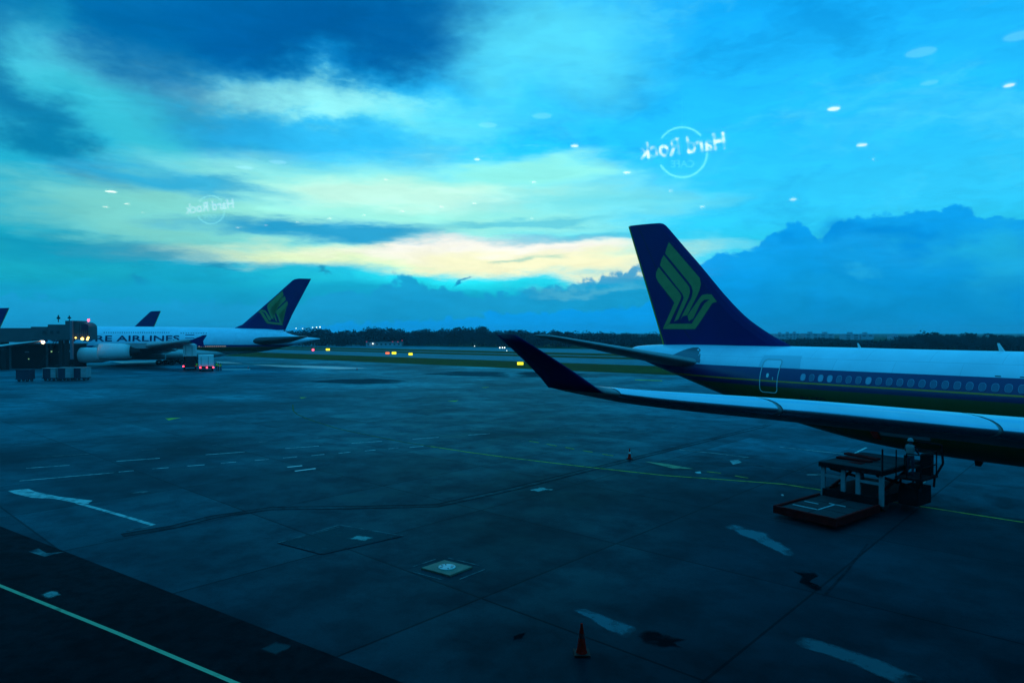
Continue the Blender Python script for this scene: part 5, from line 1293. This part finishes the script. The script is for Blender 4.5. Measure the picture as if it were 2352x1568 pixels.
def light(name, dx, dy, rp, m, label, group, h=.35):
    g = G(dx, dy); r_ = rp / FPX * g.y
    o = empty(name, g); tag(o, label, 'airfield light', group)
    mb = MB(); mb.tube((0, 0, 0), (0, 0, h), .05, 6); mb.build('stake', m_brd, o)
    mb = MB(); mb.lathe([(-r_, .001), (-r_ * .7, r_ * .7), (0, r_), (r_ * .7, r_ * .7), (r_, .001)], (0, 0, h + r_), (0, 0, 1), 10); mb.build('lamp_globe', m, o, True)
light('airfield_lamp', 719, 807.5, 2.4, m_red, 'red airfield lamp glowing at the left in the grass', None)
for x_, w_ in ((1148, 'left'), (1154, 'middle'), (1159, 'right')): light('airfield_lamp', x_, 801.5, 1.5, m_wht, w_ + ' white lamp in the row of three just left of the winglet', 'white lamps in a row of three', .4)
for x_, y_, lab in ((1164, 808, 'faint white lamp below the row of three'), (1090, 797, 'faint white lamp in front of the trees')): light('airfield_lamp', x_, y_, .9, m_wht, lab, None, .4)
def street_lamp(dx, dy, Y, lab, m=m_wht, r_=.5):
    p = P(dx, dy, Y); o = empty('street_lamp', (p.x, p.y, 0)); tag(o, lab, 'street lamp', 'lamps shining over the far tree line')
    mb = MB(); mb.tube((0, 0, 0), (0, 0, p.z), .14, 6, .08); mb.build('pole', m_brd, o)
    mb = MB(); mb.lathe([(-r_, .001), (-r_ * .6, r_ * .8), (0, r_), (r_ * .6, r_ * .8), (r_, .001)], (0, 0, p.z), (0, 0, 1), 10); mb.build('lamp_head', m, o, True)
for x_, y_, r_, lb in ((718, 752, .26, 'first of the three bright lamps above the trees by the far tail'), (727, 751.5, .32, 'middle of the three bright lamps above the trees'), (735, 751, .36, 'brightest lamp above the trees, right end of the three'), (680, 754, .25, 'faint lamp closest to the white airliner tail'), (695, 754.5, .22, 'faint lamp just left of the bright three')):
    street_lamp(x_, y_, 400, lb, r_=r_)
hg = G(882, 795); hut = empty('airfield_hut', hg); tag(hut, 'long low pale airfield building with red roof lamps before the trees', 'building')
sc_h = hg.y / FPX
mb = MB(); mb.box((-42 * sc_h, 0, 0), (40 * sc_h, 9, 8 * sc_h)); mb.build('wall', mat('hut_wall', (.30, .33, .36), .6, noise=.15, nscale=.3), hut)
mb = MB(); mb.box((-43 * sc_h, -.4, 8 * sc_h + .003), (41 * sc_h, 9.4, 8 * sc_h + .4)); mb.build('roof', mat('hut_roof', (.2, .22, .25), .6), hut)
for k in range(8): mb = MB(); mb.box((-38 * sc_h + k * 10 * sc_h, -.06, 3 * sc_h), (-34 * sc_h + k * 10 * sc_h, -.003, 6 * sc_h)); mb.build('window', m_dark, hut)
for x_, h_ in ((-42, 10), (18, 10), (30, 10), (40, 13)):
    mb = MB(); mb.tube((x_ * sc_h, 3, 8 * sc_h), (x_ * sc_h, 3, h_ * sc_h), .08, 5); ml = mb.build('mast', m_brd, hut)
    mb = MB(); mb.lathe([(-.35, .001), (0, .35), (.35, .001)], (x_ * sc_h, 3, h_ * sc_h), (0, 0, 1), 8); mb.build('warning_lamp', mat('dim_red_lamp', (.6, .05, .05), .5, emit=(1, .02, .08), estr=.7), ml)
mb = MB(); mb.lathe([(-.5, .001), (0, .5), (.5, .001)], (-25 * sc_h, -1, 6 * sc_h), (0, 0, 1), 8); mb.build('wall_lamp', m_wht, hut)

# ------------------------------------------------------------------ woodland and distant flats
m_leaf = mat('woodland_leaves', (.005, .026, .034), .8, spec=.05, noise=.45, nscale=.12)
m_trunk = mat('woodland_trunk', (.05, .04, .03), .9)
def woodland(name, line, n, dep, rnd, size):
    """line: photo points of the crown outline and distance (dx, dy_top, Y)"""
    V, F = [], []
    for i in range(n):
        t = i / (n - 1) * (line[-1][0] - line[0][0]) + line[0][0] + rnd.uniform(-4, 4)
        ytop, Y = interp(line, t); Yd = Y + rnd.uniform(0, dep)
        top = P(t, ytop, Y).z * rnd.uniform(.80, 1.06) + rnd.uniform(-.6, .5); x = P(t, ytop, Yd).x
        rad = size * rnd.uniform(.75, 1.3)
        # trunk
        k = len(V); V += [(x - .3, Yd, 0), (x + .3, Yd, 0), (x, Yd + .5, 0), (x - .12, Yd, top * .7), (x + .12, Yd, top * .7), (x, Yd + .2, top * .7)]; F += [(k, k + 1, k + 4, k + 3), (k + 1, k + 2, k + 5, k + 4), (k + 2, k, k + 3, k + 5)]
        lobes = [(x + rnd.gauss(0, rad * .45), Yd + rnd.gauss(0, rad * .4), top - rad * rnd.uniform(.45, .8) - abs(rnd.gauss(0, top * .16)), rad * rnd.uniform(.4, .7)) for _ in range(9)]
        lobes += [(x + rnd.gauss(0, rad * .6), Yd - rad * rnd.uniform(0, .5), top * rnd.uniform(.12, .5), rad * rnd.uniform(.5, .75)) for _ in range(5)]
        for (a, b_, c_, r_) in lobes:
            for _ in range(46):
                u = Vector((rnd.gauss(0, 1), rnd.gauss(0, 1), rnd.gauss(0, 1))).normalized() * r_ * rnd.uniform(.75, 1.05)
                p_ = Vector((a, b_, c_)) + Vector((u.x, u.y, u.z * .8))
                if p_.z < .1: continue
                e1 = Vector((rnd.gauss(0, 1), rnd.gauss(0, 1), rnd.gauss(0, 1))).normalized(); e2 = e1.orthogonal().normalized(); s_ = rnd.uniform(.35, .75)
                k = len(V); V += [tuple(p_ + e1 * s_), tuple(p_ - e1 * s_ * .4 + e2 * s_ * .8), tuple(p_ - e1 * s_ * .5 - e2 * s_ * .7)]; F.append((k, k + 1, k + 2))
    o = obj(name, V, F, m_leaf); tag(o, kind='stuff'); return o
rw = random.Random(3)
woodland('woodland', [(700, 764, 1700), (1500, 763, 1600), (1700, 769, 1500), (2060, 769, 1450), (2360, 767, 1400), (3000, 767, 1400)], 150, 150, rw, 9)
woodland('woodland', [(-60, 757, 520), (300, 756, 500), (640, 754, 480), (690, 752, 440), (760, 751, 430), (830, 753, 430), (880, 750, 430), (1000, 751.5, 425), (1030, 747, 420), (1080, 746, 415), (1120, 749, 410), (1200, 753, 405), (1330, 758, 400), (1480, 763, 395), (1560, 766, 395)], 210, 55, rw, 4.6)
woodland('woodland', [(1560, 770, 400), (1800, 778, 395), (1850, 776, 390), (1910, 775, 380), (1960, 778, 370), (2010, 777, 360), (2040, 780, 350), (2075, 771, 335), (2110, 763, 325), (2150, 759, 315), (2220, 761, 305), (2280, 765, 300), (2352, 769, 295), (2500, 774, 285), (2800, 774, 280)], 150, 45, rw, 4.2)
m_blk = mat('flat_wall', (.22, .30, .38), .6, noise=.1, nscale=.1); m_blkd = mat('flat_glass', (.08, .1, .13), .3)
def flats(x0, x1, yt, Y, label, steps):
    a, b_ = P(x0, yt, Y), P(x1, yt, Y); w_ = b_.x - a.x
    o = empty('apartment_block', (a.x, Y, 0)); tag(o, label, 'apartment block', 'apartment blocks beyond the trees')
    for (u0, u1, hh) in steps:
        mb = MB(); mb.box((w_ * u0, 0, 0), (w_ * u1, 14, a.z * hh)); wl_ = mb.build('wall', m_blk, o)
        mb = MB(); mb.box((w_ * (u0 + (u1 - u0) * .35), 3, a.z * hh + .003), (w_ * (u0 + (u1 - u0) * .6), 8, a.z * hh + 2.2)); mb.build('roof_tank', m_blk, wl_)
        n = max(2, int((u1 - u0) * w_ / 9))
        for k in range(n):
            xa_ = w_ * u0 + (u1 - u0) * w_ * (k + .25) / n
            for fl in range(5):
                z_ = a.z * hh - 3.1 - fl * 3.2
                if z_ > 1: mb = MB(); mb.box((xa_, -.08, z_), (xa_ + (u1 - u0) * w_ / n * .5, -.003, z_ + 1.7)); mb.build('window', m_blkd, wl_)
flats(1786, 1836, 766, 900, 'apartment block with a tall stair tower just right of the near tail', ((0, .35, .95), (.36, .7, 1.0), (.7, 1.0, 1.06)))
flats(1849, 1916, 765.5, 900, 'pale apartment block second from the near tail above the trees', ((0, .48, 1.0), (.5, 1.0, .97)))
flats(1940, 2007, 766.5, 860, 'apartment block of two slabs third from the near tail', ((0, .52, 1.0), (.56, 1.0, .98)))
flats(2052, 2068, 770, 860, 'smallest apartment block peeping out beside the wooded rise', ((0, .6, 1.0), (.6, 1.0, .9)))

# ------------------------------------------------------------------ evening haze
HAZE = 0.0002
mb = MB(); mb.box((-2600, -300, -1.1), (2600, 2600, 34)); hz = mb.build('haze', None if False else mat('x_tmp', (1, 1, 1))); tag(hz, kind='stuff')
hm = bpy.data.materials.new('evening_haze'); hm.use_nodes = True; nt = hm.node_tree; nt.nodes.clear()
ho = nt.nodes.new('ShaderNodeOutputMaterial'); pv = nt.nodes.new('ShaderNodeVolumePrincipled'); pv.inputs['Density'].default_value = HAZE; pv.inputs['Color'].default_value = (.55, .85, 1, 1)
nt.links.new(pv.outputs[0], ho.inputs['Volume']); hz.data.materials[0] = hm
